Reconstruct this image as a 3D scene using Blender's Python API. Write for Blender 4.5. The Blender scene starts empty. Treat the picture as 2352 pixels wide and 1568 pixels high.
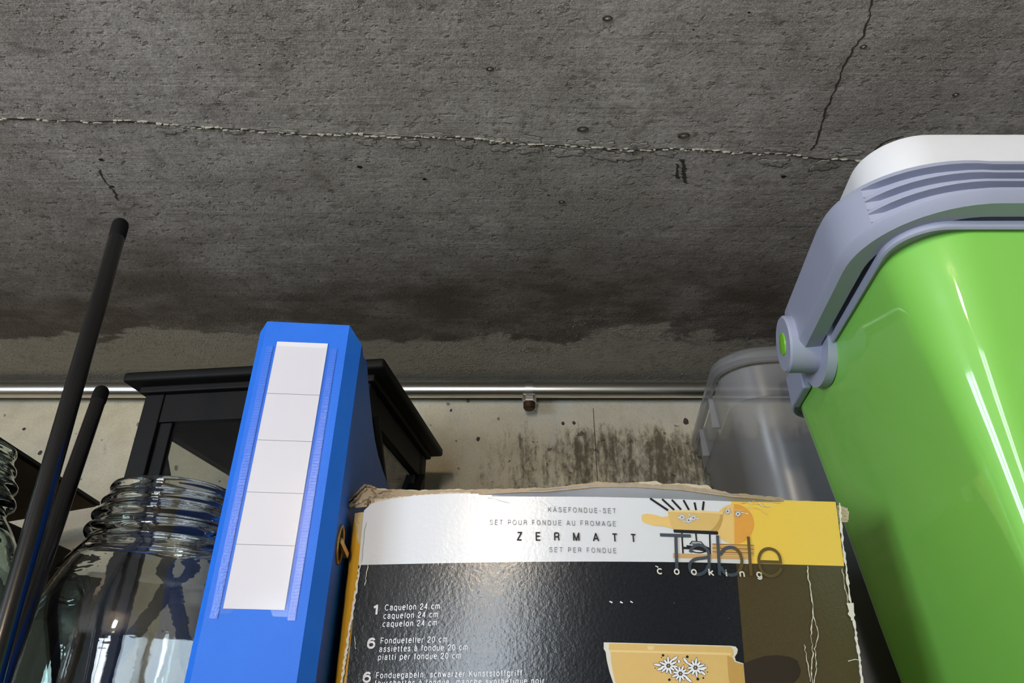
import bpy, bmesh, math, random
from mathutils import Vector, Matrix
R = math.radians
random.seed(7)
scene = bpy.context.scene
COL = scene.collection

# ------------------------------------------------------------------ camera
# metres; the camera is the origin, +Y runs towards the wall behind the shelf, +Z is up
F, CX, CY, PITCH = 1568.0, 1176.0, 784.0, R(28)
cd = bpy.data.cameras.new('camera')
cd.sensor_width = 36.0
cd.lens = 36.0 * F / 2352.0
cd.clip_start = 0.01
cam = bpy.data.objects.new('camera', cd)
cam.rotation_euler = (R(90) + PITCH, 0, 0)
COL.objects.link(cam)
scene.camera = cam

# ------------------------------------------------------------------ world, light, exposure
world = bpy.data.worlds.new('world')
scene.world = world
world.use_nodes = True
world.node_tree.nodes['Background'].inputs[0].default_value = (0.75, 0.85, 1.0, 1)
world.node_tree.nodes['Background'].inputs[1].default_value = 0.05
scene.view_settings.view_transform = 'Standard'
scene.view_settings.look = 'None'
scene.view_settings.exposure = 0.14
scene.view_settings.gamma = 1.0
scene.view_settings.use_curve_mapping = False
scene.cycles.max_bounces = 8
scene.cycles.diffuse_bounces = 3
scene.cycles.glossy_bounces = 3
scene.cycles.caustics_reflective = False

DOOR_X0, DOOR_X1, DOOR_TOP, YB = -0.92, -0.25, 0.42, -2.6     # window in the wall behind the camera
DOOR_BOT = -0.55
FLOOR, H, W = -1.70, 0.515, 1.14                             # floor, ceiling, wall behind the shelf
XL, XR = -2.0, 1.9
ld = bpy.data.lights.new('daylight_in_rear_window', 'AREA')
ld.shape = 'RECTANGLE'
ld.size, ld.size_y = DOOR_X1 - DOOR_X0, DOOR_TOP - DOOR_BOT
ld.energy = 40
ld.color = (0.80, 0.90, 1.0)
lo = bpy.data.objects.new('daylight_in_rear_window', ld)
lo.location = ((DOOR_X0 + DOOR_X1) / 2, YB - 0.05, (DOOR_TOP + DOOR_BOT) / 2)
lo.rotation_euler = (R(90), 0, 0)
COL.objects.link(lo)
# small cellar window high in the left wall, behind the viewer
WY0, WY1, WZ0, WZ1 = -1.75, -0.65, -0.35, 0.33
wd = bpy.data.lights.new('daylight_in_window', 'AREA')
wd.shape = 'RECTANGLE'
wd.size, wd.size_y = WY1 - WY0, WZ1 - WZ0
wd.energy = 64
wd.color = (0.74, 0.86, 1.0)
wo = bpy.data.objects.new('daylight_in_window', wd)
wo.location = (XL - 0.06, (WY0 + WY1) / 2, (WZ0 + WZ1) / 2)
wo.rotation_euler = (R(90), 0, R(-90))
COL.objects.link(wo)
LAMP = Vector((-0.28, -1.10, 0.41))
LAMP_POWER = 28.0

# ------------------------------------------------------------------ geometry helpers
def at(px, py, Y=None, Z=None):
    """photo pixel -> point at real depth Y (or height Z)"""
    u = CY - py
    d = Vector((px - CX, F * math.cos(PITCH) - u * math.sin(PITCH), F * math.sin(PITCH) + u * math.cos(PITCH)))
    return d * ((Y / d.y) if Y is not None else (Z / d.z))

def link(name, me, mat=None, parent=None, smooth=False):
    o = bpy.data.objects.new(name, me)
    COL.objects.link(o)
    if mat is not None and not me.materials:
        me.materials.append(mat)
    if smooth:
        for p in me.polygons:
            p.use_smooth = True
    if parent is not None:
        o.parent = parent
    return o

def obj(name, bm, mat, parent=None, smooth=False, auto=None):
    bmesh.ops.recalc_face_normals(bm, faces=bm.faces)
    me = bpy.data.meshes.new(name)
    if auto is not None:
        for e in bm.edges:
            if len(e.link_faces) == 2 and e.calc_face_angle(0) > auto:
                e.smooth = False
        smooth = True
    bm.to_mesh(me)
    bm.free()
    return link(name, me, mat, parent, smooth)

def thing(name, loc=(0, 0, 0), rz=0.0, label=None, cat=None, group=None):
    o = bpy.data.objects.new(name, None)
    o.empty_display_size = 0.05
    COL.objects.link(o)
    o.location = loc
    o.rotation_euler = (0, 0, rz)
    tag(o, label, cat, group)
    return o

def tag(o, label=None, cat=None, group=None, kind=None):
    if label: o['label'] = label
    if cat: o['category'] = cat
    if group: o['group'] = group
    if kind: o['kind'] = kind
    return o

def box(bm, x0, x1, y0, y1, z0, z1, bev=0.0, seg=2):
    b = bmesh.new()
    bmesh.ops.create_cube(b, size=1)
    for v in b.verts:
        v.co = Vector(((x0 + x1) / 2 + v.co.x * (x1 - x0), (y0 + y1) / 2 + v.co.y * (y1 - y0), (z0 + z1) / 2 + v.co.z * (z1 - z0)))
    if bev > 0:
        bmesh.ops.bevel(b, geom=b.edges[:], offset=bev, segments=seg, profile=0.5, affect='EDGES')
    join(bm, b)
    return bm

def join(bm, b):
    vm = {}
    for v in b.verts:
        vm[v] = bm.verts.new(v.co)
    for f in b.faces:
        try:
            nf = bm.faces.new([vm[v] for v in f.verts])
            nf.material_index = f.material_index
            nf.smooth = f.smooth
        except ValueError:
            pass
    b.free()

def bar(bm, a, b, w, t, up=Vector((0, 0, 1)), bev=0.0):
    """rectangular bar from a to b"""
    a, b = Vector(a), Vector(b)
    d = (b - a); L = d.length; d.normalize()
    s = d.cross(up)
    if s.length < 1e-4: s = d.cross(Vector((1, 0, 0)))
    s.normalize(); n = s.cross(d)
    m = bmesh.new()
    box(m, -w / 2, w / 2, -t / 2, t / 2, 0, L, bev)
    for v in m.verts:
        c = v.co
        v.co = a + s * c.x + n * c.y + d * c.z
    join(bm, m)
    return bm

def tube(bm, pts, rad, n=16, cap=True, dome=False):
    pts = [Vector(p) for p in pts]
    rads = rad if isinstance(rad, (list, tuple)) else [rad] * len(pts)
    if dome:
        d0 = (pts[0] - pts[1]).normalized(); d1 = (pts[-1] - pts[-2]).normalized()
        r0, r1 = rads[0], rads[-1]
        A = [(pts[0] + d0 * r0 * math.sin(t), r0 * max(math.cos(t), 0.05)) for t in (1.5, 1.1, 0.75, 0.4)]
        B = [(pts[-1] + d1 * r1 * math.sin(t), r1 * max(math.cos(t), 0.05)) for t in (0.4, 0.75, 1.1, 1.5)]
        pts = [a[0] for a in A] + pts + [b[0] for b in B]
        rads = [a[1] for a in A] + list(rads) + [b[1] for b in B]
    rings = []
    ref = None
    for i, p in enumerate(pts):
        d = (pts[min(i + 1, len(pts) - 1)] - pts[max(i - 1, 0)]).normalized()
        if ref is None:
            ref = d.orthogonal().normalized()
        ref = (ref - d * ref.dot(d)).normalized()
        q = d.cross(ref)
        rings.append([bm.verts.new(p + (ref * math.cos(2 * math.pi * k / n) + q * math.sin(2 * math.pi * k / n)) * rads[i]) for k in range(n)])
    for r0, r1 in zip(rings, rings[1:]):
        for k in range(n):
            bm.faces.new((r0[k], r0[(k + 1) % n], r1[(k + 1) % n], r1[k]))
    if cap:
        bm.faces.new(rings[0][::-1]); bm.faces.new(rings[-1])
    return bm

def lathe(bm, prof, n=64, close=False):
    """prof: list of (r, z)"""
    rings = []
    for r, z in prof:
        if r < 1e-6:
            rings.append([bm.verts.new((0, 0, z))])
        else:
            rings.append([bm.verts.new((r * math.cos(2 * math.pi * k / n), r * math.sin(2 * math.pi * k / n), z)) for k in range(n)])
    pairs = list(zip(rings, rings[1:]))
    if close: pairs.append((rings[-1], rings[0]))
    for a, b in pairs:
        for k in range(n):
            q = [a[k % len(a)], a[(k + 1) % len(a)], b[(k + 1) % len(b)], b[k % len(b)]]
            u = []
            for v in q:
                if v not in u: u.append(v)
            if len(u) > 2: bm.faces.new(u)
    return bm

def rrect(a, b, r, n=10, m=14):
    """closed outline of a rounded rectangle, counter-clockwise from the front left"""
    o = []
    def seg(p, q, k):
        for i in range(k): o.append((p[0] + (q[0] - p[0]) * i / k, p[1] + (q[1] - p[1]) * i / k))
    def arc(cx, cy, t0):
        for i in range(n):
            t = t0 + math.pi / 2 * i / n
            o.append((cx + r * math.cos(t), cy + r * math.sin(t)))
    seg((-a + r, -b), (a - r, -b), m); arc(a - r, -b + r, -math.pi / 2)
    seg((a, -b + r), (a, b - r), m); arc(a - r, b - r, 0)
    seg((a - r, b), (-a + r, b), m); arc(-a + r, b - r, math.pi / 2)
    seg((-a, b - r), (-a, -b + r), m); arc(-a + r, -b + r, math.pi)
    return o

def loft(bm, rings, cap0=True, cap1=True):
    R_ = [[bm.verts.new(p) for p in r] for r in rings]
    n = len(R_[0])
    for a, b in zip(R_, R_[1:]):
        for k in range(n):
            bm.faces.new((a[k], a[(k + 1) % n], b[(k + 1) % n], b[k]))
    if cap0: bm.faces.new(R_[0][::-1])
    if cap1: bm.faces.new(R_[-1])
    return bm

def prism(bm, pts, axis, d0, d1):
    """extrude a 2D outline (a, b) along axis from d0 to d1"""
    def mk(a, b, d):
        return {'x': (d, a, b), 'y': (a, d, b), 'z': (a, b, d)}[axis]
    loft(bm, [[mk(a, b, d0) for a, b in pts], [mk(a, b, d1) for a, b in pts]])
    return bm

# ------------------------------------------------------------------ material helpers
def srgb(r, g, b):
    return tuple(((c / 255) / 12.92 if c / 255 < 0.04045 else ((c / 255 + 0.055) / 1.055) ** 2.4) for c in (r, g, b)) + (1.0,)

class NT:
    def __init__(self, name):
        self.m = bpy.data.materials.new(name)
        self.m.use_nodes = True
        self.t = self.m.node_tree
        self.b = self.t.nodes['Principled BSDF']
        self.out = self.t.nodes['Material Output']
    def n(self, typ, **kw):
        nd = self.t.nodes.new(typ)
        for k, v in kw.items(): setattr(nd, k, v)
        return nd
    def l(self, a, b): self.t.links.new(a, b)
    def put(self, sock, v):
        if hasattr(v, 'is_output') or isinstance(v, bpy.types.NodeSocket): self.l(v, sock)
        else: sock.default_value = v
    def math(self, op, a, b=None, c=None, clamp=False):
        nd = self.n('ShaderNodeMath', operation=op, use_clamp=clamp)
        self.put(nd.inputs[0], a)
        if b is not None: self.put(nd.inputs[1], b)
        if c is not None: self.put(nd.inputs[2], c)
        return nd.outputs[0]
    def mix(self, fac, a, b, blend='MIX'):
        nd = self.n('ShaderNodeMix', data_type='RGBA', blend_type=blend)
        self.put(nd.inputs[0], fac); self.put(nd.inputs[6], a); self.put(nd.inputs[7], b)
        return nd.outputs[2]
    def ss(self, x, lo, hi, o0=0.0, o1=1.0):
        nd = self.n('ShaderNodeMapRange', interpolation_type='SMOOTHSTEP')
        self.put(nd.inputs[0], x); self.put(nd.inputs[1], lo); self.put(nd.inputs[2], hi)
        nd.inputs[3].default_value = o0; nd.inputs[4].default_value = o1
        return nd.outputs[0]
    def coords(self, scale=(1, 1, 1), rot=(0, 0, 0), kind='Object', loc=(0, 0, 0)):
        tc = self.n('ShaderNodeTexCoord')
        mp = self.n('ShaderNodeMapping')
        mp.inputs['Scale'].default_value = scale
        mp.inputs['Rotation'].default_value = rot
        mp.inputs['Location'].default_value = loc
        self.l(tc.outputs[kind], mp.inputs[0])
        return mp.outputs[0]
    def noise(self, vec, scale, detail=4.0, rough=0.55, dist=0.0):
        nd = self.n('ShaderNodeTexNoise')
        if vec is not None: self.l(vec, nd.inputs['Vector'])
        nd.inputs['Scale'].default_value = scale
        nd.inputs['Detail'].default_value = detail
        nd.inputs['Roughness'].default_value = rough
        nd.inputs['Distortion'].default_value = dist
        return nd.outputs['Fac']
    def voro(self, vec, scale, feature='F1', rnd=1.0):
        nd = self.n('ShaderNodeTexVoronoi', feature=feature)
        self.l(vec, nd.inputs['Vector'])
        nd.inputs['Scale'].default_value = scale
        nd.inputs['Randomness'].default_value = rnd
        return nd.outputs['Distance']
    def bump(self, h, strength=0.3, dist=0.001):
        nd = self.n('ShaderNodeBump')
        nd.inputs['Strength'].default_value = strength
        nd.inputs['Distance'].default_value = dist
        self.l(h, nd.inputs['Height'])
        self.l(nd.outputs[0], self.b.inputs['Normal'])

def plain(name, col, rough=0.5, metal=0.0, spec=0.5, coat=0.0, bump=None, vary=0.0, vscale=30, coat_rough=0.03, sheen=0):
    t = NT(name)
    b = t.b
    b.inputs['Roughness'].default_value = rough
    b.inputs['Metallic'].default_value = metal
    b.inputs['Specular IOR Level'].default_value = spec
    b.inputs['Coat Weight'].default_value = coat
    b.inputs['Coat Roughness'].default_value = coat_rough
    v = t.coords()
    if vary > 0:
        n = t.noise(v, vscale, 5, 0.6)
        t.l(t.mix(n, tuple(c * (1 - vary) for c in col[:3]) + (1,), tuple(min(c * (1 + vary), 1) for c in col[:3]) + (1,)), b.inputs['Base Color'])
    else:
        n = t.noise(v, vscale * 4, 2)
        t.l(t.mix(n, tuple(c * 0.97 for c in col[:3]) + (1,), col), b.inputs['Base Color'])
    if bump:
        t.bump(t.noise(v, bump[0], 3), bump[1], 0.0006)
    return t.m

# --- ceiling concrete: board grain, pores, blotches and an old water stain along the wall
CR0 = at(0, 270, Z=H); CR1 = at(1900, 362, Z=H)
CANG = math.atan2(CR1.y - CR0.y, CR1.x - CR0.x)
def ceiling_material():
    t = NT('ceiling_concrete')
    p = t.coords()
    rot = (0, 0, -CANG)
    cloud = t.noise(p, 4.5, 4, 0.62)
    mid = t.noise(p, 24.0, 4, 0.68)
    fine = t.noise(p, 240.0, 3, 0.72)
    grit = t.noise(p, 850.0, 1, 0.65)
    grain = t.noise(t.coords((6, 190, 1), rot), 1.0, 4, 0.65)
    grain2 = t.noise(t.coords((3, 60, 1), rot, loc=(4, 9, 0)), 1.0, 3, 0.65)
    spots = t.noise(t.coords((48, 66, 1), rot), 1.0, 3, 0.55, 0.3)
    spots2 = t.noise(t.coords((130, 165, 1), rot, loc=(3, 1, 0)), 1.0, 3, 0.5)
    col = t.mix(t.ss(cloud, 0.32, 0.66), srgb(146, 138, 128), srgb(206, 199, 191))
    col = t.mix(t.ss(mid, 0.38, 0.66, 0, 0.55), col, srgb(140, 132, 122))
    col = t.mix(t.ss(grain, 0.5, 0.72, 0, 0.42), col, srgb(112, 104, 95))
    col = t.mix(t.ss(grain2, 0.54, 0.72, 0, 0.40), col, srgb(204, 198, 191))
    col = t.mix(t.ss(fine, 0.34, 0.68, 0, 0.62), col, srgb(122, 115, 106))
    col = t.mix(t.ss(grit, 0.46, 0.62, 0, 0.5), col, srgb(208, 201, 193))
    col = t.mix(t.ss(spots, 0.54, 0.72, 0, 0.42), col, srgb(96, 88, 79))
    col = t.mix(t.ss(spots2, 0.58, 0.70, 0, 0.42), col, srgb(86, 79, 71))
    # water stain: brown damp band that ends in a tide line before the wall
    sx = t.n('ShaderNodeSeparateXYZ'); t.l(p, sx.inputs[0])
    n1 = t.noise(t.coords((3.2, 6.0, 1)), 1.0, 5, 0.6, 0.4)
    n2 = t.noise(p, 22.0, 5, 0.65, 0.3)
    w = t.math('ADD', sx.outputs['Y'], t.math('MULTIPLY', t.math('SUBTRACT', n1, 0.5), 0.34))
    w = t.math('ADD', w, t.math('MULTIPLY', t.math('SUBTRACT', n2, 0.5), 0.10))
    damp = t.math('MULTIPLY', t.ss(w, 0.56, 0.86), t.ss(w, 0.945, 0.968, 1.0, 0.0))
    blotch = t.ss(t.noise(t.coords((9, 16, 1), loc=(2, 5, 0)), 1.0, 6, 0.65), 0.3, 0.62, 0.55, 1.0)
    col = t.mix(t.math('MULTIPLY', t.math('MULTIPLY', damp, blotch), 0.85), col, srgb(68, 54, 40))
    dry = t.ss(w, 0.945, 0.968)
    col = t.mix(t.math('MULTIPLY', dry, 0.6), col, srgb(172, 163, 142))
    t.l(col, t.b.inputs['Base Color'])
    rg = t.math('SUBTRACT', 0.85, t.math('MULTIPLY', damp, 0.25))
    t.l(rg, t.b.inputs['Roughness'])
    t.b.inputs['Specular IOR Level'].default_value = 0.3
    h = t.math('ADD', t.math('MULTIPLY', fine, 0.5), t.math('MULTIPLY', grain, 0.45))
    h = t.math('ADD', h, t.math('MULTIPLY', mid, 0.8))
    h = t.math('SUBTRACT', h, t.ss(spots2, 0.58, 0.70, 0, 0.5))
    beads = t.ss(t.voro(p, 210.0), 0.15, 0.42, 1.0, 0.0)
    wet = t.math('MULTIPLY', t.ss(sx.outputs['Y'], 0.82, 0.92), t.ss(t.noise(t.coords(loc=(5, 2, 0)), 7.0, 1), 0.44, 0.56))
    wet = t.math('MULTIPLY', wet, t.ss(sx.outputs['X'], -0.25, 0.05, 0.25, 1.0))
    h = t.math('ADD', h, t.math('MULTIPLY', t.math('MULTIPLY', beads, wet), 1.6))
    t.bump(h, 0.5, 0.0022)
    return t.m

def wall_material():
    t = NT('wall_concrete')
    p = t.coords()
    big = t.noise(p, 4.0, 4, 0.6)
    mid = t.noise(p, 30, 5, 0.65)
    fine = t.noise(p, 300, 4, 0.7)
    sx = t.n('ShaderNodeSeparateXYZ'); t.l(p, sx.inputs[0])
    col = t.mix(t.ss(big, 0.3, 0.7), srgb(216, 204, 174), srgb(198, 192, 176))
    col = t.mix(t.ss(mid, 0.4, 0.72, 0, 0.5), col, srgb(180, 169, 143))
    col = t.mix(t.ss(fine, 0.35, 0.75, 0, 0.4), col, srgb(164, 155, 134))
    # mould running down in streaks, thickest right of the middle
    st = t.noise(t.coords((30, 1, 3.0)), 1.0, 6, 0.66, 0.35)
    st2 = t.noise(t.coords((110, 1, 60)), 1.0, 5, 0.72, 0.3)
    st3 = t.noise(t.coords((9, 1, 4), loc=(3, 0, 1)), 1.0, 4, 0.6)
    reg = t.math('MULTIPLY', t.ss(sx.outputs['X'], -0.20, 0.20), t.ss(sx.outputs['Z'], 0.47, 0.40))
    reg = t.math('ADD', t.math('MULTIPLY', reg, 0.22), t.math('MULTIPLY', st3, 0.16))
    m = t.math('ADD', t.math('MULTIPLY', st, 0.62), t.math('MULTIPLY', st2, 0.42))
    m = t.math('ADD', m, reg)
    m = t.ss(m, 0.68, 0.88)
    col = t.mix(t.math('MULTIPLY', m, 0.88), col, srgb(74, 64, 46))
    grey = t.noise(t.coords((20, 1, 5), loc=(8, 0, 2)), 1.0, 5, 0.6)
    col = t.mix(t.ss(grey, 0.55, 0.72, 0, 0.5), col, srgb(176, 176, 172))
    sp = t.noise(p, 70, 2, 0.4)
    col = t.mix(t.ss(sp, 0.70, 0.74, 0, 0.7), col, srgb(60, 54, 42))
    t.l(col, t.b.inputs['Base Color'])
    t.b.inputs['Roughness'].default_value = 0.8
    t.b.inputs['Specular IOR Level'].default_value = 0.3
    t.bump(t.math('ADD', mid, t.math('MULTIPLY', fine, 0.6)), 0.4, 0.002)
    return t.m

M = {}
M['ceiling'] = ceiling_material()
M['wall'] = wall_material()
M['plaster'] = plain('grey_plaster', srgb(205, 203, 198), 0.9, vary=0.12, vscale=5, bump=(200, 0.2))
M['rear'] = plain('dark_grey_render', srgb(88, 86, 82), 0.9, vary=0.15, vscale=5, bump=(200, 0.2))
M['floor'] = plain('grey_floor', srgb(190, 188, 184), 0.7, vary=0.15, vscale=4, bump=(150, 0.2))
M['mortar'] = plain('pale_mortar', srgb(168, 163, 148), 0.9, vary=0.35, vscale=300, bump=(900, 0.5))
M['patch'] = plain('cement_skin', srgb(160, 152, 141), 0.9, vary=0.22, vscale=160, bump=(700, 0.5))
M['outline'] = plain('gap_shade_outline', srgb(104, 97, 88), 0.95, vary=0.3, vscale=200)  # dark edge and shadow gap round the cement skins, put into the colour
M['groove'] = plain('dirty_crack', srgb(66, 60, 53), 0.95, vary=0.3, vscale=200)
M['steel_pipe'] = plain('galvanised_pipe', srgb(220, 218, 212), 0.30, metal=1.0, vary=0.05, vscale=20, bump=(60, 0.05))
M['rust'] = plain('rusty_bolt', srgb(74, 48, 34), 0.5, metal=0.6, vary=0.4, vscale=200)
M['wood_shelf'] = plain('chipboard', srgb(170, 140, 100), 0.7, vary=0.2, vscale=80)
M['black_metal'] = plain('black_lacquer', srgb(16, 16, 17), 0.45, vary=0.15, vscale=40, bump=(400, 0.15))
M['lantern_black'] = plain('matt_black_paint', srgb(17, 16, 15), 0.6, spec=0.2, vary=0.15, vscale=60, bump=(500, 0.2))
M['black_card'] = plain('black_board', srgb(14, 14, 15), 0.7, spec=0.2, vary=0.2, vscale=40)
M['brown_board'] = plain('brown_hardboard', srgb(92, 72, 48), 0.8, vary=0.2, vscale=60)
M['pole'] = plain('black_gloss_tube', srgb(10, 10, 12), 0.18, spec=0.9, vary=0.1, vscale=40)
M['grey_plastic'] = plain('grey_plastic', srgb(160, 164, 184), 0.42, spec=0.4, vary=0.03, vscale=20, bump=(900, 0.05))
M['white_plastic'] = plain('white_plastic', srgb(226, 226, 228), 0.45, spec=0.4)
M['green_gloss'] = plain('glossy_green_plastic', srgb(130, 200, 84), 0.5, spec=0.3, coat=0.65, coat_rough=0.04, vary=0.02)
M['button'] = plain('lime_green_button', srgb(120, 190, 40), 0.35)
M['brass'] = plain('brass', srgb(200, 160, 90), 0.3, metal=1.0, vary=0.1)
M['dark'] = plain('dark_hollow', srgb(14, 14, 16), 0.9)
M['label'] = plain('white_paper_label', srgb(226, 224, 230), 0.6, spec=0.3, bump=(500, 0.08))
M['ruling'] = plain('grey_ruling', srgb(120, 122, 128), 0.7)
M['cardboard'] = plain('torn_cardboard', srgb(172, 153, 126), 0.95, vary=0.28, vscale=160, bump=(500, 0.6))
M['cardboard_pale'] = plain('frayed_paper', srgb(206, 192, 168), 0.95, vary=0.2, vscale=220, bump=(700, 0.6))
M['card_shaded'] = plain('white_card_shaded', srgb(176, 178, 184), 0.5, vary=0.06, vscale=90)  # white card of the top flap, its shade put into the grey
M['yellow_card'] = plain('yellow_print', srgb(226, 172, 40), 0.35, vary=0.12, vscale=70)

def weave_blue():
    t = NT('blue_textured_plastic')
    v = t.coords((1, 1, 1), (0, R(45), 0))
    a = t.n('ShaderNodeTexWave', wave_type='BANDS', bands_direction='X'); a.inputs['Scale'].default_value = 190; t.l(v, a.inputs[0])
    b = t.n('ShaderNodeTexWave', wave_type='BANDS', bands_direction='Z'); b.inputs['Scale'].default_value = 190; t.l(v, b.inputs[0])
    h = t.math('MULTIPLY', a.outputs['Fac'], b.outputs['Fac'])
    n = t.noise(t.coords(), 25, 3)
    t.l(t.mix(n, srgb(32, 104, 216), srgb(44, 120, 232)), t.b.inputs['Base Color'])
    t.b.inputs['Roughness'].default_value = 0.45
    t.b.inputs['Specular IOR Level'].default_value = 0.22
    t.bump(h, 0.25, 0.0004)
    return t.m
M['blue'] = weave_blue()

def clear(name, tint, trans, rough=0.05, ior=1.45, diffuse=None, bump=None):
    """thin see-through sheet: transparent with a glossy, partly milky surface"""
    t = NT(name)
    t.t.nodes.remove(t.b)
    tr = t.n('ShaderNodeBsdfTransparent'); tr.inputs[0].default_value = tint
    gl = t.n('ShaderNodeBsdfGlossy'); gl.inputs['Roughness'].default_value = rough
    lw = t.n('ShaderNodeLayerWeight'); lw.inputs[0].default_value = 0.5
    frs = t.math('ADD', t.math('MULTIPLY', t.math('POWER', lw.outputs['Facing'], 4.0), 0.55), ((ior - 1) / (ior + 1)) ** 2)
    base = tr.outputs[0]
    if diffuse is not None:
        df = t.n('ShaderNodeBsdfDiffuse')
        n = t.noise(t.coords(), 18, 4)
        t.l(t.mix(n, tuple(c * 0.85 for c in diffuse[:3]) + (1,), diffuse), df.inputs[0])
        tl = t.n('ShaderNodeBsdfTranslucent'); tl.inputs[0].default_value = diffuse
        ad = t.n('ShaderNodeMixShader'); ad.inputs[0].default_value = 0.35
        t.l(df.outputs[0], ad.inputs[1]); t.l(tl.outputs[0], ad.inputs[2])
        mx = t.n('ShaderNodeMixShader'); mx.inputs[0].default_value = trans
        t.l(ad.outputs[0], mx.inputs[1]); t.l(tr.outputs[0], mx.inputs[2])
        base = mx.outputs[0]
    m2 = t.n('ShaderNodeMixShader')
    t.l(frs, m2.inputs[0]); t.l(base, m2.inputs[1]); t.l(gl.outputs[0], m2.inputs[2])
    t.l(m2.outputs[0], t.out.inputs[0])
    return t.m
M['pane'] = clear('lantern_glass', (0.86, 0.87, 0.86, 1), 1.0, 0.02, 1.4)
M['drop'] = clear('water_drop', (0.96, 0.96, 0.96, 1), 1.0, 0.08, 2.1)
M['film'] = clear('clear_plastic_film', (0.985, 0.985, 0.99, 1), 1.0, 0.15, 1.3)
M['tub'] = clear('smoky_translucent_plastic', (0.86, 0.86, 0.87, 1), 0.66, 0.28, 1.35, srgb(206, 206, 208))

def glass_mat(name, col):
    t = NT(name)
    t.b.inputs['Base Color'].default_value = col
    t.b.inputs['Roughness'].default_value = 0.0
    t.b.inputs['IOR'].default_value = 1.48
    t.b.inputs['Transmission Weight'].default_value = 1.0
    t.bump(t.noise(t.coords((1, 1, 2.5)), 40, 2), 0.08, 0.002)
    return t.m
M['glass'] = glass_mat('clear_jar_glass', (0.96, 0.98, 0.97, 1))
M['glass_green'] = glass_mat('greenish_jar_glass', (0.80, 0.93, 0.87, 1))

# ------------------------------------------------------------------ the room
def slab(name, x0, x1, y0, y1, z0, z1, mat, kind='structure'):
    bm = bmesh.new(); box(bm, x0, x1, y0, y1, z0, z1)
    o = obj(name, bm, mat); o['kind'] = kind
    return o
floor = slab('floor', XL - .1, XR + .1, YB - .1, W + .1, FLOOR - .1, FLOOR, M['floor'])
floor['label'] = 'grey concrete basement floor below the shelf'
ceiling = slab('ceiling', XL - .1, XR + .1, YB - .1, W + .1, H, H + .15, M['ceiling'])
ceiling['label'] = 'rough grey concrete ceiling with a damp stain near the wall'
wall_back = slab('wall_back', XL - .1, XR + .1, W, W + .1, FLOOR, H, M['wall'])
wall_back['label'] = 'pale concrete wall with dark mould streaks under the pipe'
bm = bmesh.new()
box(bm, XL - .1, XL, YB, WY0, FLOOR, H); box(bm, XL - .1, XL, WY1, W, FLOOR, H); box(bm, XL - .1, XL, WY0, WY1, FLOOR, WZ0); box(bm, XL - .1, XL, WY0, WY1, WZ1, H)
o = obj('wall_left', bm, M['plaster']); o['kind'] = 'structure'
bm = bmesh.new()
for yy in (WY0 + .02, (WY0 + WY1) / 2, WY1 - .02): box(bm, XL - .05, XL - .01, yy - .02, yy + .02, WZ0, WZ1)
for zz_ in (WZ0 + .02, WZ1 - .02): box(bm, XL - .05, XL - .01, WY0, WY1, zz_ - .02, zz_ + .02)
o = obj('window_1', bm, M['white_plastic']); o['kind'] = 'structure'; o['label'] = 'white window frame in the left wall behind the viewer'
slab('wall_right', XR, XR + .1, YB, W, FLOOR, H, M['plaster'])
bm = bmesh.new()
box(bm, XL, DOOR_X0, YB - .1, YB, FLOOR, H); box(bm, DOOR_X1, XR, YB - .1, YB, FLOOR, H); box(bm, DOOR_X0, DOOR_X1, YB - .1, YB, DOOR_TOP, H); box(bm, DOOR_X0, DOOR_X1, YB - .1, YB, FLOOR, DOOR_BOT)
o = obj('wall_front', bm, M['rear']); o['kind'] = 'structure'
bm = bmesh.new()
for xx in (DOOR_X0 + .02, (DOOR_X0 + DOOR_X1) / 2, DOOR_X1 - .02): box(bm, xx - .02, xx + .02, YB - .04, YB - .005, DOOR_BOT, DOOR_TOP)
for zz_ in (DOOR_BOT + .02, DOOR_TOP - .02): box(bm, DOOR_X0, DOOR_X1, YB - .04, YB - .005, zz_ - .02, zz_ + .02)
o = obj('window_2', bm, M['white_plastic']); o['kind'] = 'structure'; o['label'] = 'white window frame in the wall behind the viewer'

# --- details of the ceiling: mortar ridge in the joint, cement skins, hairline crack, pits
def on_crack(X):
    return CR0.y + (X - CR0.x) * math.tan(CANG) + 0.0022 * math.sin(X * 21) + 0.0012 * math.sin(X * 57 + 1)
rnd = random.Random(3)
bm = bmesh.new()
X = -0.75
while X < 0.75:
    L = rnd.uniform(.002, .013); wd = rnd.uniform(.0006, .0022); y = on_crack(X) + rnd.uniform(-.0018, .0018)
    if rnd.random() < 0.8:
        n = 7; pts = []
        for k in range(n):
            a = 2 * math.pi * k / n
            q = rnd.uniform(.6, 1.15)
            pts.append((X + L / 2 * math.cos(a) * q + CANG * 0, y + wd * math.sin(a) * q))
        hh = rnd.uniform(.0006, .002)
        top = [(a, b, H + .0005) for a, b in pts]
        low = [(X + (a - X) * .55, y + (b - y) * .5, H - hh * rnd.uniform(.7, 1.2)) for a, b in pts]
        loft(bm, [top, low])
    X += L * rnd.uniform(.45, 1.0)
o = obj('joint_mortar', bm, M['mortar'], ceiling); o['kind'] = 'stuff'; o['label'] = 'crumbly pale mortar squeezed out of the ceiling joint'
bm = bmesh.new()      # dark open joint under the mortar
xs = [-0.75 + i * .006 for i in range(251)]
wv = [rnd.uniform(.0002, .0016) for _ in xs]
tv = [bm.verts.new((x, on_crack(x) + wv[i], H - .0003)) for i, x in enumerate(xs)]
bv = [bm.verts.new((x, on_crack(x) - rnd.uniform(.0002, .0016), H - .0003)) for i, x in enumerate(xs)]
for i in range(len(xs) - 1): bm.faces.new((tv[i], tv[i + 1], bv[i + 1], bv[i]))
obj('joint_line', bm, M['groove'], ceiling)
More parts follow.
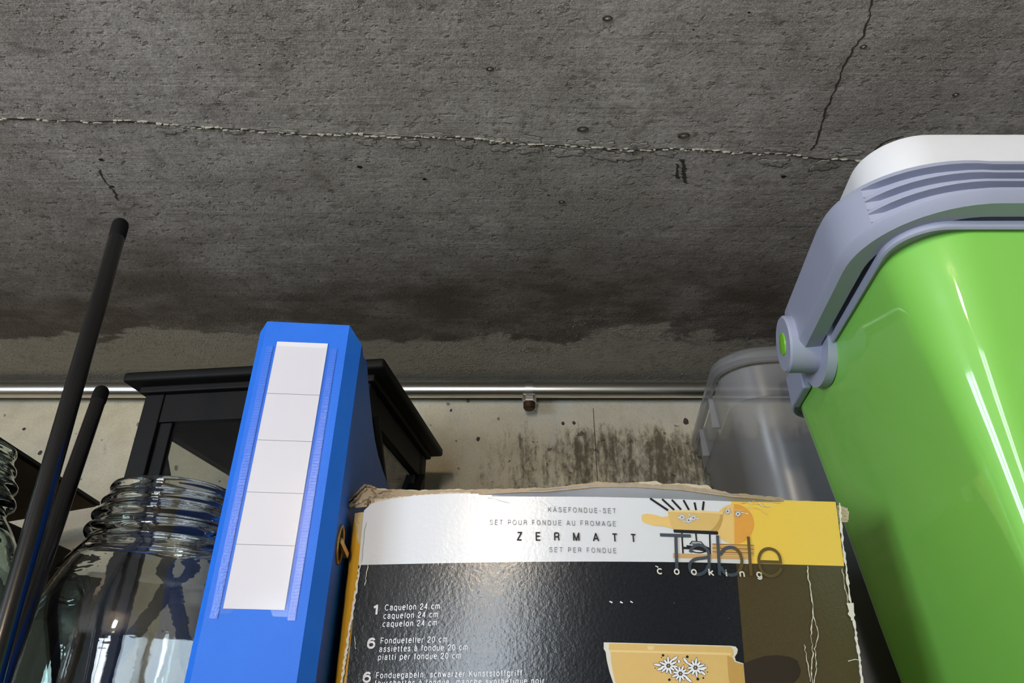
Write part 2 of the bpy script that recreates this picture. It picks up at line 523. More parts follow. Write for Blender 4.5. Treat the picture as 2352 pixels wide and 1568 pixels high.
# cement skins either side of the joint
skins = [(400, 292, 44, 10, 1), (390, 300, 50, 10, -1), (640, 300, 60, 9, -1), (840, 325, 40, 12, 1), (940, 330, 45, 13, 1), (1000, 310, 50, 12, -1), (1070, 330, 40, 13, 1), (1150, 340, 36, 14, 1), (1135, 322, 40, 12, -1),
         (1215, 343, 44, 15, 1), (1215, 320, 46, 15, -1), (1300, 350, 60, 15, 1), (1335, 328, 50, 13, -1), (1390, 358, 55, 17, 1), (1395, 333, 30, 14, -1), (1440, 360, 40, 16, 1), (1470, 335, 32, 14, -1),
         (1530, 352, 40, 12, 1), (1780, 372, 60, 13, 1), (1800, 343, 60, 10, -1), (1890, 380, 44, 20, 1), (1950, 350, 46, 13, -1), (880, 308, 40, 8, -1), (540, 303, 36, 8, 1)]
for (px, py, w_, h_, sg) in skins:
    c = at(px, py, Z=H); k = c.y / 1200.0 * 1.02
    rw, rh = w_ * k * .6, h_ * k * .75
    n = 26; ph = rnd.uniform(0, 6)
    pts = []
    for i in range(n):
        a = 2 * math.pi * i / n
        q = 1 + .22 * math.sin(3 * a + ph) + .2 * math.sin(5 * a + 2 * ph) + .12 * math.sin(9 * a + ph) + rnd.uniform(-.12, .12)
        pts.append((c.x + rw * math.cos(a) * q, c.y + rh * math.sin(a) * q + (rw * math.cos(a) * q) * math.tan(CANG)))
    bm = bmesh.new()
    loft(bm, [[(a, b, H + .0002) for a, b in pts], [(c.x + (a - c.x) * .97, c.y + (b - c.y) * .94, H - .0005) for a, b in pts], [(c.x + (a - c.x) * .6, c.y + (b - c.y) * .5, H - .0006) for a, b in pts]])
    s = obj('cement_skin', bm, M['ceiling'], ceiling)
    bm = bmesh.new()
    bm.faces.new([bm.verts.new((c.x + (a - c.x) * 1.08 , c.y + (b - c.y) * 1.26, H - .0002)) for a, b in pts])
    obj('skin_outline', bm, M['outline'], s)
# hairline crack running towards the viewer
def ribbon_on_ceiling(name, pix, wpx, mat):
    bm = bmesh.new(); prev = None
    P_ = []
    for (a, b) in zip(pix, pix[1:]):
        for k in range(6):
            P_.append((a[0] + (b[0] - a[0]) * k / 6 + rnd.uniform(-2.5, 2.5), a[1] + (b[1] - a[1]) * k / 6))
    P_.append(pix[-1])
    for (px, py) in P_:
        ww = wpx * rnd.uniform(.4, 1.2)
        c0 = at(px - ww / 2, py, Z=H - .0002); c1 = at(px + ww / 2, py + 1, Z=H - .0002)
        q = (bm.verts.new(c0), bm.verts.new(c1))
        if prev: bm.faces.new((prev[0], prev[1], q[1], q[0]))
        prev = q
    return obj(name, bm, mat, ceiling)
ribbon_on_ceiling('hairline_crack', [(2006, -10), (1998, 30), (1985, 80), (1960, 110), (1935, 160), (1915, 215), (1897, 250), (1887, 290), (1878, 325), (1862, 345)], 5, M['groove'])
ribbon_on_ceiling('hairline_crack', [(2004, 352), (2018, 335), (2040, 322), (2075, 312)], 5, M['groove'])
ribbon_on_ceiling('dark_scratch', [(226, 385), (240, 415), (262, 440), (272, 460)], 6, M['groove'])
ribbon_on_ceiling('dark_scratch', [(1566, 365), (1572, 380), (1570, 400), (1576, 420)], 12, M['groove'])
ribbon_on_ceiling('dark_scratch', [(1556, 375), (1558, 410)], 8, M['groove'])
# nail marks (raised rings) and blow holes
for (px, py, r_) in [(1395, 42, 13), (1125, 158, 10), (1338, 296, 13), (1570, 311, 14), (1983, 107, 9), (2195, 217, 8), (1290, 463, 7)]:
    c = at(px, py, Z=H); k = c.y * 1.15 / F * r_
    bm = bmesh.new()
    for i in range(14):
        a0 = 2 * math.pi * i / 14
        tube(bm, [c + Vector((k * math.cos(a), k * .62 * math.sin(a), 0)) for a in (a0, a0 + .24, a0 + .45)], k * .22, 6)
    s = obj('nail_mark', bm, M['groove'], ceiling)
    bm = bmesh.new(); bmesh.ops.create_icosphere(bm, subdivisions=1, radius=1)
    for v in bm.verts: v.co = c + Vector((v.co.x * k * .5, v.co.y * k * .3, v.co.z * .0012))
    obj('nail_head', bm, M['mortar'], s)
for (px, py, r_) in [(975, 411, 6), (232, 366, 7), (258, 428, 6), (596, 148, 4), (826, 383, 8), (1800, 405, 8), (1260, 448, 4), (1370, 225, 3), (1720, 28, 5), (1593, 68, 4)]:
    c = at(px, py, Z=H); k = c.y * 1.15 / F * r_
    bm = bmesh.new()
    bm.faces.new([bm.verts.new(c + Vector((k * math.cos(2 * math.pi * i / 9) * rnd.uniform(.7, 1.2), k * .7 * math.sin(2 * math.pi * i / 9) * rnd.uniform(.7, 1.2), -.0003))) for i in range(9)])
    obj('blow_hole', bm, M['dark'], ceiling)
# condensation hanging from the cold strip of ceiling, and beads on the wall
def drops(name, spots, normal, parent, label):
    base = bmesh.new(); bmesh.ops.create_icosphere(base, subdivisions=1, radius=1)
    bv_ = [v.co.copy() for v in base.verts]; bf = [[v.index for v in f.verts] for f in base.faces]; base.free()
    V, Fc = [], []
    for (c, r_) in spots:
        o_ = len(V); e = rnd.uniform(.9, 1.3)
        for v in bv_:
            if normal == 'z': V.append((c[0] + v.x * r_ * e, c[1] + v.y * r_, c[2] + v.z * r_ * .6))
            else: V.append((c[0] + v.x * r_, c[1] + v.y * r_ * .6, c[2] + v.z * r_ * e))
        Fc += [[i + o_ for i in f] for f in bf]
    me = bpy.data.meshes.new(name); me.from_pydata(V, [], Fc)
    o_ = link(name, me, M['drop'], parent, True); o_['kind'] = 'stuff'; o_['label'] = label
spots = []
for i in range(3800):
    px = rnd.uniform(-20, 1850); py = rnd.gauss(800, 45)
    d = 0
    for (cx, cy, sx_, sy_, a_) in [(1400, 755, 190, 38, 1), (1720, 770, 130, 60, .9), (1180, 790, 120, 38, .9), (1560, 835, 130, 26, 1), (60, 830, 90, 26, .9), (260, 790, 60, 20, .6), (1050, 830, 160, 24, .6)]:
        d = max(d, a_ * math.exp(-(((px - cx) / sx_) ** 2 + ((py - cy) / sy_) ** 2)))
    if py < 866 and py > 640 and rnd.random() < d:
        c = at(px, py, Z=H)
        if c.y < W - .02: spots.append((c, rnd.uniform(.0012, .0030)))
drops('condensation_drops', spots, 'z', ceiling, 'water droplets hanging from the damp strip of ceiling')
spots = []
for i in range(1500):
    px, py = rnd.uniform(900, 1620), rnd.uniform(915, 1060)
    if rnd.random() < math.exp(-((py - 945) / 45) ** 2) * (.5 + .5 * math.sin(px * .02) ** 2):
        spots.append((at(px, py, Y=W), rnd.uniform(.0006, .0014)))
drops('wall_drops', spots, 'y', wall_back, 'fine water beads on the top of the wall')
# formwork seam in the wall and a few pits
bm = bmesh.new(); sx0 = at(1362, 930, Y=W).x
box(bm, sx0 - .0006, sx0 + .0006, W - .0006, W + .001, .1, .47)
obj('formwork_seam', bm, M['groove'], wall_back)
for (px, py, r_) in [(1575, 968, 7), (1293, 972, 4), (1318, 971, 4), (1036, 942, 3), (1098, 1008, 5), (148, 957, 4), (92, 1040, 5), (55, 985, 4)]:
    c = at(px, py, Y=W - .0004); k = r_ * .78 / 1000
    bm = bmesh.new()
    bm.faces.new([bm.verts.new(c + Vector((k * math.cos(2 * math.pi * i / 9) * rnd.uniform(.7, 1.2), 0, k * 1.2 * math.sin(2 * math.pi * i / 9) * rnd.uniform(.7, 1.2)))) for i in range(9)])
    obj('blow_hole', bm, M['groove'], wall_back)

# ------------------------------------------------------------------ ceiling lamp behind the viewer
t = thing('ceiling_lamp', (LAMP.x, LAMP.y, H), 0, 'round white ceiling lamp behind the viewer', 'lamp')
bm = bmesh.new(); lathe(bm, [(0, 0), (.06, 0), (.06, -.02), (.03, -.05), (0, -.05)], 32); obj('lamp_base', bm, M['white_plastic'], t, auto=.6)
g = NT('lit_bulb'); g.t.nodes.remove(g.b)
em = g.n('ShaderNodeEmission'); em.inputs[0].default_value = (1.0, .80, .55, 1)
RB = .05
em.inputs[1].default_value = LAMP_POWER / (4 * math.pi * math.pi * RB * RB)
g.l(em.outputs[0], g.out.inputs[0])
bm = bmesh.new(); bmesh.ops.create_uvsphere(bm, u_segments=24, v_segments=14, radius=RB)
for v in bm.verts: v.co.z += LAMP.z - H
obj('bulb', bm, g.m, t, True)

# ------------------------------------------------------------------ shelf that carries everything (below the frame)
SH = -0.057
t = thing('storage_shelf', (0, .72, FLOOR), 0, 'plain board shelf carrying all the stored things', 'shelf')
z0 = -FLOOR + SH
bm = bmesh.new(); box(bm, -1.5, 1.5, -.44, .40, z0 - .025, z0); obj('shelf_board', bm, M['wood_shelf'], t)
for sx_ in (-1.45, 1.45):
    for sy_ in (-.41, .37):
        bm = bmesh.new(); box(bm, sx_ - .02, sx_ + .02, sy_ - .02, sy_ + .02, 0, z0 - .025); obj('upright', bm, M['black_metal'], t)

# ------------------------------------------------------------------ pipe under the ceiling
PY, PZ, PR = 1.112, .4935, .0140
t = thing('ceiling_pipe', (0, PY, PZ), 0, 'shiny metal pipe running along the top of the wall', 'pipe')
bm = bmesh.new(); tube(bm, [(XL, 0, 0), (-1, 0, 0), (0, 0, 0), (1, 0, 0), (XR, 0, 0)], PR, 40); obj('pipe', bm, M['steel_pipe'], t, auto=.8)
cxp = at(1215, 893, Y=PY).x
cl = bmesh.new()
lathe(cl, [(PR, -.007), (PR + .0022, -.007), (PR + .0022, .007), (PR, .007)], 40, True)
for v in cl.verts: v.co = Vector((v.co.z + cxp, v.co.x, v.co.y))
clamp = obj('pipe_clamp', cl, M['steel_pipe'], t, auto=.6)
bm = bmesh.new()      # hexagon head of the clamp screw
zb = -PR - .0015
lathe(bm, [(0, 0), (.0115, 0), (.0125, -.002), (.0125, -.009), (.0115, -.011), (0, -.011)], 6)
for v in bm.verts: v.co += Vector((cxp, -.006, zb))
obj('clamp_nut', bm, M['steel_pipe'], clamp)
bm = bmesh.new(); lathe(bm, [(0, 0), (.0105, 0), (.0105, -.010), (.008, -.0135), (0, -.0135)], 16)
for v in bm.verts: v.co += Vector((cxp, -.006, zb - .011))
obj('clamp_screw', bm, M['rust'], clamp, auto=.6)

# ------------------------------------------------------------------ black lantern
LZ = .355
t = thing('lantern', (-.2885, .887, SH), R(-7.0), 'large black lantern with glass sides standing behind the blue file', 'lantern')
zz = LZ - SH; hb, hl, pw = .141, .1620, .024
bm = bmesh.new(); box(bm, -hl, hl, -hl, hl, zz - .013, zz, .004, 3); obj('lid', bm, M['lantern_black'], t, auto=.6)
lid = t.children[-1]
bm = bmesh.new(); box(bm, -hb - .006, hb + .006, -hb - .006, hb + .006, zz - .022, zz - .013, .002); obj('lid_moulding', bm, M['lantern_black'], lid)
bm = bmesh.new(); loft(bm, [[(-.10, -.10, zz), (.10, -.10, zz), (.10, .10, zz), (-.10, .10, zz)], [(-.05, -.05, zz + .035), (.05, -.05, zz + .035), (.05, .05, zz + .035), (-.05, .05, zz + .035)]]); obj('roof', bm, M['lantern_black'], lid)
bm = bmesh.new(); tube(bm, [(.045 * math.cos(a), 0, zz + .035 + .045 * math.sin(a)) for a in [math.pi * i / 16 for i in range(17)]], .004, 10); obj('ring_handle', bm, M['lantern_black'], lid, True)
bm = bmesh.new(); box(bm, -hb - .008, hb + .008, -hb - .008, hb + .008, 0, .025, .003); obj('base', bm, M['lantern_black'], t)
zt = zz - .022
for sx_ in (-1, 1):
    for sy_ in (-1, 1):
        bm = bmesh.new(); x1, y1 = sx_ * hb, sy_ * hb
        box(bm, min(x1, x1 - sx_ * pw), max(x1, x1 - sx_ * pw), min(y1, y1 - sy_ * pw), max(y1, y1 - sy_ * pw), .025, zt, .0015); obj('post', bm, M['lantern_black'], t)
for k in range(4):
    m = Matrix.Rotation(k * math.pi / 2, 4, 'Z')
    bm = bmesh.new(); box(bm, -hb + pw, hb - pw, -hb + .002, -hb + .016, zt - .036, zt, .001); bmesh.ops.transform(bm, matrix=m, verts=bm.verts); obj('top_rail', bm, M['lantern_black'], t)
    bm = bmesh.new(); box(bm, -hb + pw, hb - pw, -hb + .002, -hb + .016, .025, .06, .001); bmesh.ops.transform(bm, matrix=m, verts=bm.verts); obj('bottom_rail', bm, M['lantern_black'], t)
    for s_ in (-1, 1):      # inner stile beside each post
        bm = bmesh.new(); xa = s_ * (hb - pw - .0005); xb = s_ * (hb - pw - .016)
        box(bm, min(xa, xb), max(xa, xb), -hb + .005, -hb + .014, .06, zt - .036, .001); bmesh.ops.transform(bm, matrix=m, verts=bm.verts); obj('stile', bm, M['lantern_black'], t)
    bm = bmesh.new(); box(bm, -hb + pw, hb - pw, -hb + .008, -hb + .010, .05, zt - .02); bmesh.ops.transform(bm, matrix=m, verts=bm.verts); obj('glass_pane', bm, M['pane'], t)
for sx_ in (-1, 1):       # crossed braces on the two side panes
    x1 = sx_ * (hb - .004)
    for (ya, yb) in ((-hb + pw, hb - pw), (hb - pw, -hb + pw)):
        bm = bmesh.new(); bar(bm, (x1, ya, zt - .034), (x1, yb, .06), .006, .020, up=Vector((sx_, 0, 0))); obj('cross_brace', bm, M['lantern_black'], t)
bm = bmesh.new(); box(bm, -hb + .017, hb - .017, -hb + .017, hb - .017, zt - .006, zt); obj('inner_top', bm, M['lantern_black'], t)

# ------------------------------------------------------------------ black case with its brown-backed lid ajar
t = thing('storage_case', (-.588, .744, SH), R(7.4), 'black case with a brown-lined lid propped ajar behind the jars', 'case')
cw, cdp, chh = .36, .31, .192 - SH
bm = bmesh.new(); box(bm, -cw, 0, 0, cdp, 0, chh, .002); obj('case_body', bm, M['black_card'], t)
ang = math.asin(.080 / cw)
lm = bmesh.new(); box(lm, 0, cw, 0, cdp, 0, .005)
bmesh.ops.transform(lm, matrix=Matrix.Translation((-cw, 0, chh)) @ Matrix.Rotation(-ang, 4, 'Y'), verts=lm.verts)
ld_ = obj('case_lid', lm, M['black_card'], t)
lm = bmesh.new(); box(lm, .006, cw - .006, .006, cdp, -.0012, 0)
bmesh.ops.transform(lm, matrix=Matrix.Translation((-cw, 0, chh)) @ Matrix.Rotation(-ang, 4, 'Y'), verts=lm.verts)
o = obj('lid_lining', lm, M['brown_board'], ld_); o['label'] = 'brown board lining under the lid'

# ------------------------------------------------------------------ glass jars
def make_jar(name, loc, mat, label, hj=.229, sc=1.0):
    t = thing(name, loc, 0, label, 'jar', 'large preserving jars')
    R0, r0 = .086 * sc, .0540 * sc
    out = [(0, 0.004), (R0 * .6, .004), (R0 * .75, 0), (R0 * .93, .004), (R0, .016), (R0 * 1.0, .09), (R0 * .985, .118), (R0 * .93, .138), (R0 * .84, .156), (R0 * .74, .170), (r0 * 1.07, .178), (r0 * 1.05, .181),
           (r0 * 1.10, .184), (r0 * 1.13, .188), (r0 * 1.10, .192), (r0 * 1.03, .195), (r0 * 1.075, .199), (r0 * 1.08, .202), (r0 * 1.03, .205), (r0 * .985, .209), (r0 * 1.0, .2115), (r0 * .99, .2145), (r0 * .94, .2175), (r0 * .915, .222), (r0 * .93, .2255), (r0 * .915, .2285)]
    inn = [(r0 * .87, .2295), (r0 * .83, .2275), (r0 * .86, .205), (r0 * .89, .183), (r0 * .93, .176), (R0 * .70, .166), (R0 * .80, .151), (R0 * .885, .135), (R0 * .94, .115), (R0 * .955, .088), (R0 * .95, .02), (R0 * .85, .011), (0, .010)]
    k = hj / .2295
    def smooth(pr):
        res = []
        for i in range(len(pr) - 1):
            p0, p1, p2, p3 = pr[max(i - 1, 0)], pr[i], pr[i + 1], pr[min(i + 2, len(pr) - 1)]
            for s_ in range(3):
                u = s_ / 3
                res.append(tuple(max(0.0, .5 * ((2 * p1[j]) + (-p0[j] + p2[j]) * u + (2 * p0[j] - 5 * p1[j] + 4 * p2[j] - p3[j]) * u * u + (-p0[j] + 3 * p1[j] - 3 * p2[j] + p3[j]) * u ** 3)) for j in (0, 1)))
        return res + [pr[-1]]
    prof = [(r, z * k) for r, z in smooth(out) + smooth(inn)]
    prof[0] = (0, prof[0][1]); prof[-1] = (0, prof[-1][1])
    bm = bmesh.new(); lathe(bm, prof, 72)
    obj('jar_glass', bm, mat, t, True)
    return t
make_jar('glass_jar', (-.299, .597, SH), M['glass'], 'clear glass preserving jar without a lid beside the blue file', .2245)
make_jar('glass_jar', (-.421, .480, SH), M['glass_green'], 'greenish glass jar cut off by the left picture edge', .229, .95)

# ------------------------------------------------------------------ two black poles
def pole(top, low, r, label):
    d = (low - top); base = top + d * ((SH + r * .6 - top.z) / d.z)
    t = thing('black_pole', (base.x, base.y, SH), 0, label, 'pole', 'black poles leaning between the jars')
    b = Vector((base.x, base.y, SH))
    bm = bmesh.new(); tube(bm, [base - b, (base - b) * .5 + (top - b) * .5, top - b], r, 24, dome=True)
    obj('tube', bm, M['pole'], t, auto=.9)
    d = (base - top).normalized()
    bm = bmesh.new(); tube(bm, [top - b - d * r * .5, top - b + d * .012], r * 1.05, 24, dome=True)
    obj('end_cap', bm, M['black_card'], t, auto=.9)
pole(at(275, 523, Y=.50), at(2, 1480, Y=.44), .0065, 'long black pole with a rounded tip reaching highest at the left')
pole(at(231, 905, Y=.62), at(118, 1230, Y=.540), .0066, 'shorter black pole tip behind the long pole')

# ------------------------------------------------------------------ smoky storage tub behind the cooler
TZ = .395
t = thing('storage_tub', (.253, .76, SH), R(-7.8), 'smoky translucent plastic storage tub behind the green cooler', 'tub')
tw, td = .40, .365
def tub_ring(inset, z, r=.05):
    return [(x + tw / 2, y + td / 2, z) for x, y in rrect(tw / 2 - inset, td / 2 - inset, r)]
hz = TZ - SH
bm = bmesh.new()
loft(bm, [tub_ring(.016, hz - .062), tub_ring(.020, hz - .070), tub_ring(.028, hz - .16), tub_ring(.045, .01), tub_ring(.055, 0), tub_ring(.058, .003), tub_ring(.048, .012), tub_ring(.031, hz - .16), tub_ring(.023, hz - .070), tub_ring(.019, hz - .060)], False, False)
bm.faces.ensure_lookup_table()
obj('tub_body', bm, M['tub'], t, auto=.7)
bm = bmesh.new(); loft(bm, [tub_ring(.058, .0015), tub_ring(.06, .0035)], True, True); obj('tub_floor', bm, M['tub'], t)
bm = bmesh.new(); loft(bm, [tub_ring(.014, hz - .062), tub_ring(.010, hz - .022), tub_ring(.0125, hz - .022), tub_ring(.0165, hz - .062)], False, False); obj('rim_skirt', bm, M['tub'], t, auto=.7)
bm = bmesh.new(); loft(bm, [tub_ring(.004, hz - .020), tub_ring(0, hz - .016), tub_ring(.001, hz - .006), tub_ring(.006, hz), tub_ring(.016, hz), tub_ring(.016, hz - .004), tub_ring(.010, hz - .005), tub_ring(.008, hz - .020)], False, False); obj('rim_lip', bm, M['tub'], t, auto=.7)
for xx in (.095, .20, .305):
    bm = bmesh.new(); box(bm, xx - .002, xx + .002, .004, .016, hz - .062, hz - .018, .0008); obj('rim_rib', bm, M['tub'], t)
for yy in (.12, .24):
    bm = bmesh.new(); box(bm, .004, .016, yy - .002, yy + .002, hz - .062, hz - .018, .0008); obj('rim_rib', bm, M['tub'], t)
# dark round case inside the tub
c = thing('round_case', (.455, .872, SH + .006), R(-7.8), 'dark grey round-topped case stored inside the smoky tub', 'case')
bm = bmesh.new(); prism(bm, [(-.09, 0), (.09, 0)] + [(.09 * math.cos(a), .18 + .075 * math.sin(a)) for a in [math.pi * i / 20 for i in range(21)]], 'y', -.05, .05)
bmesh.ops.bevel(bm, geom=[e for e in bm.edges if abs(e.verts[0].co.y - e.verts[1].co.y) < 1e-6], offset=.006, segments=2, affect='EDGES')
obj('case_shell', bm, M['black_card'], c, auto=.7)
bm = bmesh.new()
for i in range(26):
    a = math.pi * (i + .5) / 26
    m = bmesh.new(); bmesh.ops.create_icosphere(m, subdivisions=1, radius=.0011)
    for v in m.verts: v.co += Vector((.083 * math.cos(a), -.0505, .18 + .069 * math.sin(a)))
    join(bm, m)
o = obj('stitching', bm, M['label'], c); o['kind'] = 'stuff'

# ------------------------------------------------------------------ blue file
BX, BY, BYAW, BLEAN = -.1893, .4574, .0545, R(1.0)
t = thing('file_box', (-.1943, .4574, SH), 0, 'blue plastic file box with a blank white spine label', 'file box')
t.rotation_euler = (0, BLEAN, BYAW)
hs = .261 - SH
SW, DEP, TH = .0630, .255, .002          # spine flat, depth, wall
# plan outline of the front: chamfered corners
PL = [(-.0065, .0085), (0, 0), (SW, 0), (SW + .0095, .0090)]
bm = bmesh.new()
def plate(a, b, z0, ztop_a, ztop_b, th=TH):
    a, b = Vector(a), Vector(b); n = Vector((-(b - a).y, (b - a).x)).normalized() * th
    q = [(a.x, a.y), (b.x, b.y), (b.x + n.x, b.y + n.y), (a.x + n.x, a.y + n.y)]
    zt_ = [ztop_a, ztop_b, ztop_b, ztop_a]
    loft(bm, [[(x, y, z0) for x, y in q], [(x, y, z) for (x, y), z in zip(q, zt_)]])
plate(PL[0], PL[1], 0, hs - .005, hs); plate(PL[1], PL[2], 0, hs, hs - .0005); plate(PL[2], PL[3], 0, hs - .0005, hs - .012)
spine = obj('spine', bm, M['blue'], t)
def side_curve(z_first):
    C = [(.0090, z_first), (.022, z_first - .004), (.040, .249 - SH), (.055, .240 - SH), (.075, .231 - SH), (.10, .221 - SH), (.125, .213 - SH), (.155, .208 - SH), (.20, .206 - SH), (DEP, .205 - SH)]
    return C
cr = side_curve(hs - .012)
bm = bmesh.new(); prism(bm, [(.0090, 0)] + [(DEP, 0)] + cr[::-1], 'x', SW + .0095 - TH, SW + .0095); obj('side_wall', bm, M['blue'], t)
cr = side_curve(hs - .005)
bm = bmesh.new(); prism(bm, [(.0085, 0)] + [(DEP, 0)] + cr[::-1], 'x', -.0065, -.0065 + TH); obj('side_wall', bm, M['blue'], t)
bm = bmesh.new(); box(bm, -.0065, SW + .0095, DEP - TH, DEP, 0, .205 - SH); obj('back_wall', bm, M['blue'], t)
bm = bmesh.new(); box(bm, -.0045, SW + .0075, .003, DEP - TH, 0, .003); obj('bottom', bm, M['blue'], t)
# blank label, its ruling lines and the clear pocket over it
lab_t, lab_b = .2435 - SH, .0535 - SH
lx0, lx1 = .0108, .0490
bm = bmesh.new(); box(bm, lx0, lx1, -.0007, -.0001, lab_b, lab_t); lb = obj('label_card', bm, M['label'], spine); lb['label'] = 'white paper label with four thin ruling lines'
for fz in (.775, .587, .391, .208):
    z = lab_b + (lab_t - lab_b) * fz
    bm = bmesh.new(); box(bm, lx0, lx1, -.00085, -.0007, z - .00014, z + .00014); bpy_o = obj('ruling_line', bm, M['ruling'], t); bpy_o.parent = spine
M['seam'] = plain('welded_blue_seam', srgb(56, 118, 226), 0.25, bump=(800, .3))
for (xa, xb) in ((.0035, .0085), (.0515, .0565)):
    bm = bmesh.new(); box(bm, xa, xb, -.0005, 0, lab_b - .006, lab_t - .004); obj('pocket_seam', bm, M['seam'], spine)
    bm = bmesh.new()
    for i in range(88):
        z = lab_b - .004 + i * .00212
        box(bm, xa + .0008, xb - .0004, -.0008, -.0004, z, z + .0008)
    o = obj('seam_ribs', bm, M['seam'], spine); o['kind'] = 'stuff'
bm = bmesh.new()
prism(bm, [(.0085, lab_b - .003), (.0160, lab_b - .003), (.0180, lab_b + .0005), (.0400, lab_b + .0005), (.0425, lab_b - .004), (.0515, lab_b - .004), (.0515, lab_t - .004), (.0085, lab_t - .004)], 'y', -.0011, -.0009)
obj('clear_pocket', bm, M['film'], spine)
# brass-edged finger slot on the right side with the ring inside
bm = bmesh.new(); sxx = SW + .0098
EL = [(sxx, .026 + .010 * math.cos(a), .100 - SH + .0125 * math.sin(a)) for a in [2 * math.pi * i / 28 for i in range(29)]]
tube(bm, EL, .0013, 8, False); sl = obj('slot_ring', bm, M['brass'], t, True); sl['label'] = 'brass-edged slot'
bm = bmesh.new(); bm.faces.new([bm.verts.new(Vector(p) + Vector((.0003, 0, 0))) for p in EL[:-1]]); obj('slot_opening', bm, M['dark'], sl)
bm = bmesh.new(); bar(bm, (sxx + .001, .017, .101 - SH), (sxx + .004, .034, .094 - SH), .003, .004); obj('slot_hook', bm, M['brass'], sl)

# ------------------------------------------------------------------ fondue box
YF, BULGE = .500, .017
ZT, ZB = .136, SH
def xl(z): return -.1085
def xr(z): return .2405 - .09 * (.132 - z)
def surf(X, Z):
    s = (X - xl(Z)) / (xr(Z) - xl(Z)); s = min(max(s, -.05), 1.05)
    k = (Z - ZB) / (ZT - ZB)
    return YF + .004 * s - BULGE * math.sin(math.pi * min(max(s, 0), 1)) ** 1.0 * (.35 + .65 * min(max(k, 0), 1) ** .6)
def PF(px, py):
    Y = .49
    for _ in range(6):
        p = at(px, py, Y=Y); Y = surf(p.x, p.z)
    p = at(px, py, Y=Y)
    return (p.x, p.z)
fb = thing('fondue_box', (0, 0, 0), 0, 'worn printed fondue set carton with torn brown top edges', 'carton')
# front panel with a ragged top outline
TOPPX = [(838, 1172), (848, 1158), (865, 1152), (900, 1145), (960, 1137), (1050, 1133), (1150, 1134), (1300, 1136), (1450, 1140), (1600, 1144), (1700, 1147), (1800, 1149), (1926, 1152)]
TOP = [PF(*q) for q in TOPPX]
def ztop(X):
    if X <= TOP[0][0]: return TOP[0][1]
    for a, b in zip(TOP, TOP[1:]):
        if X <= b[0]: return a[1] + (b[1] - a[1]) * (X - a[0]) / (b[0] - a[0])
    return TOP[-1][1]
ZSPLIT = .5 * (PF(900, 1292)[1] + PF(1800, 1299)[1])
XSPLIT = PF(1692, 1300)[0]
print('split', ZSPLIT, XSPLIT)
NX, NZ = 70, 26
bm = bmesh.new(); g_ = []
for i in range(NX + 1):
    col_ = []
    for j in range(NZ + 1):
        s = i / NX; k = j / NZ
        X = xl(0) + (.2405 - xl(0)) * s
        zt_ = ztop(X); Z = ZB + (zt_ - ZB) * k
        X = xl(Z) + (xr(Z) - xl(Z)) * s
        col_.append(bm.verts.new((X, surf(X, Z), Z)))
    g_.append(col_)
for i in range(NX):
    for j in range(NZ):
        bm.faces.new((g_[i][j], g_[i + 1][j], g_[i + 1][j + 1], g_[i][j + 1]))
def print_mat():
    t = NT('printed_carton')
    p = t.coords(); sx = t.n('ShaderNodeSeparateXYZ'); t.l(p, sx.inputs[0])
    top = t.math('GREATER_THAN', sx.outputs['Z'], ZSPLIT)
    rt = t.math('GREATER_THAN', t.math('SUBTRACT', sx.outputs['X'], t.math('MULTIPLY', t.math('SUBTRACT', sx.outputs['Z'], ZSPLIT), .06)), XSPLIT)
    n = t.noise(p, 700, 2, .6)
    up = t.mix(rt, srgb(216, 218, 222), srgb(236, 198, 84))
    dn = t.mix(rt, t.mix(n, srgb(22, 24, 28), srgb(32, 35, 40)), t.mix(n, srgb(66, 56, 32), srgb(78, 68, 42)))
    c = t.mix(top, dn, up)
    # scuffs: sparse pale flecks
    fl = t.noise(t.coords((1, 1, 1), loc=(7, 0, 3)), 260, 3, .6)
    c = t.mix(t.math('MULTIPLY', t.ss(fl, .74, .80), .6), c, srgb(200, 198, 190))
    t.l(c, t.b.inputs['Base Color'])
    t.b.inputs['Roughness'].default_value = .21
    t.b.inputs['Specular IOR Level'].default_value = .46
    h = t.math('ADD', t.noise(p, 420, 3, .6), t.math('MULTIPLY', t.noise(p, 90, 3), .8))
    t.bump(h, .16, .0010)
    return t.m
M['print'] = print_mat()
front = obj('front_panel', bm, M['print'], fb, True)
front['label'] = 'printed front with white, yellow, black and brown fields'
# carton body: back, sides, base, sagging top
BD = .235
XRt, XRb = xr(.130), xr(ZB)
bm = bmesh.new(); box(bm, -.118, XRb, YF + BD - .003, YF + BD, ZB, .128); obj('back_panel', bm, M['cardboard'], fb)
bm = bmesh.new(); loft(bm, [[(XRb, YF + .004, ZB), (XRb, YF + BD, ZB), (XRb - .003, YF + BD, ZB), (XRb - .003, YF + .008, ZB)], [(XRt, YF + .004, .130), (XRb + .004, YF + BD, .128), (XRb, YF + BD, .128), (XRt - .003, YF + .008, .130)]]); obj('side_panel', bm, M['yellow_card'], fb)
bm = bmesh.new(); box(bm, -.117, XRb, YF + .004, YF + BD, ZB, ZB + .003); obj('bottom_panel', bm, M['cardboard'], fb)
bm = bmesh.new(); g_ = []
for i in range(25):
    s = i / 24; X = -.112 + (.238 + .112) * s
    g_.append([bm.verts.new((X, surf(X, .13) + .006 + (YF + BD - .003 - surf(X, .13) - .006) * j / 6, .124 + .004 * math.sin(math.pi * s) * (1 - j / 6))) for j in range(7)])
for i in range(24):
    for j in range(6): bm.faces.new((g_[i][j], g_[i + 1][j], g_[i + 1][j + 1], g_[i][j + 1]))
obj('top_panel', bm, M['cardboard'], fb, True)
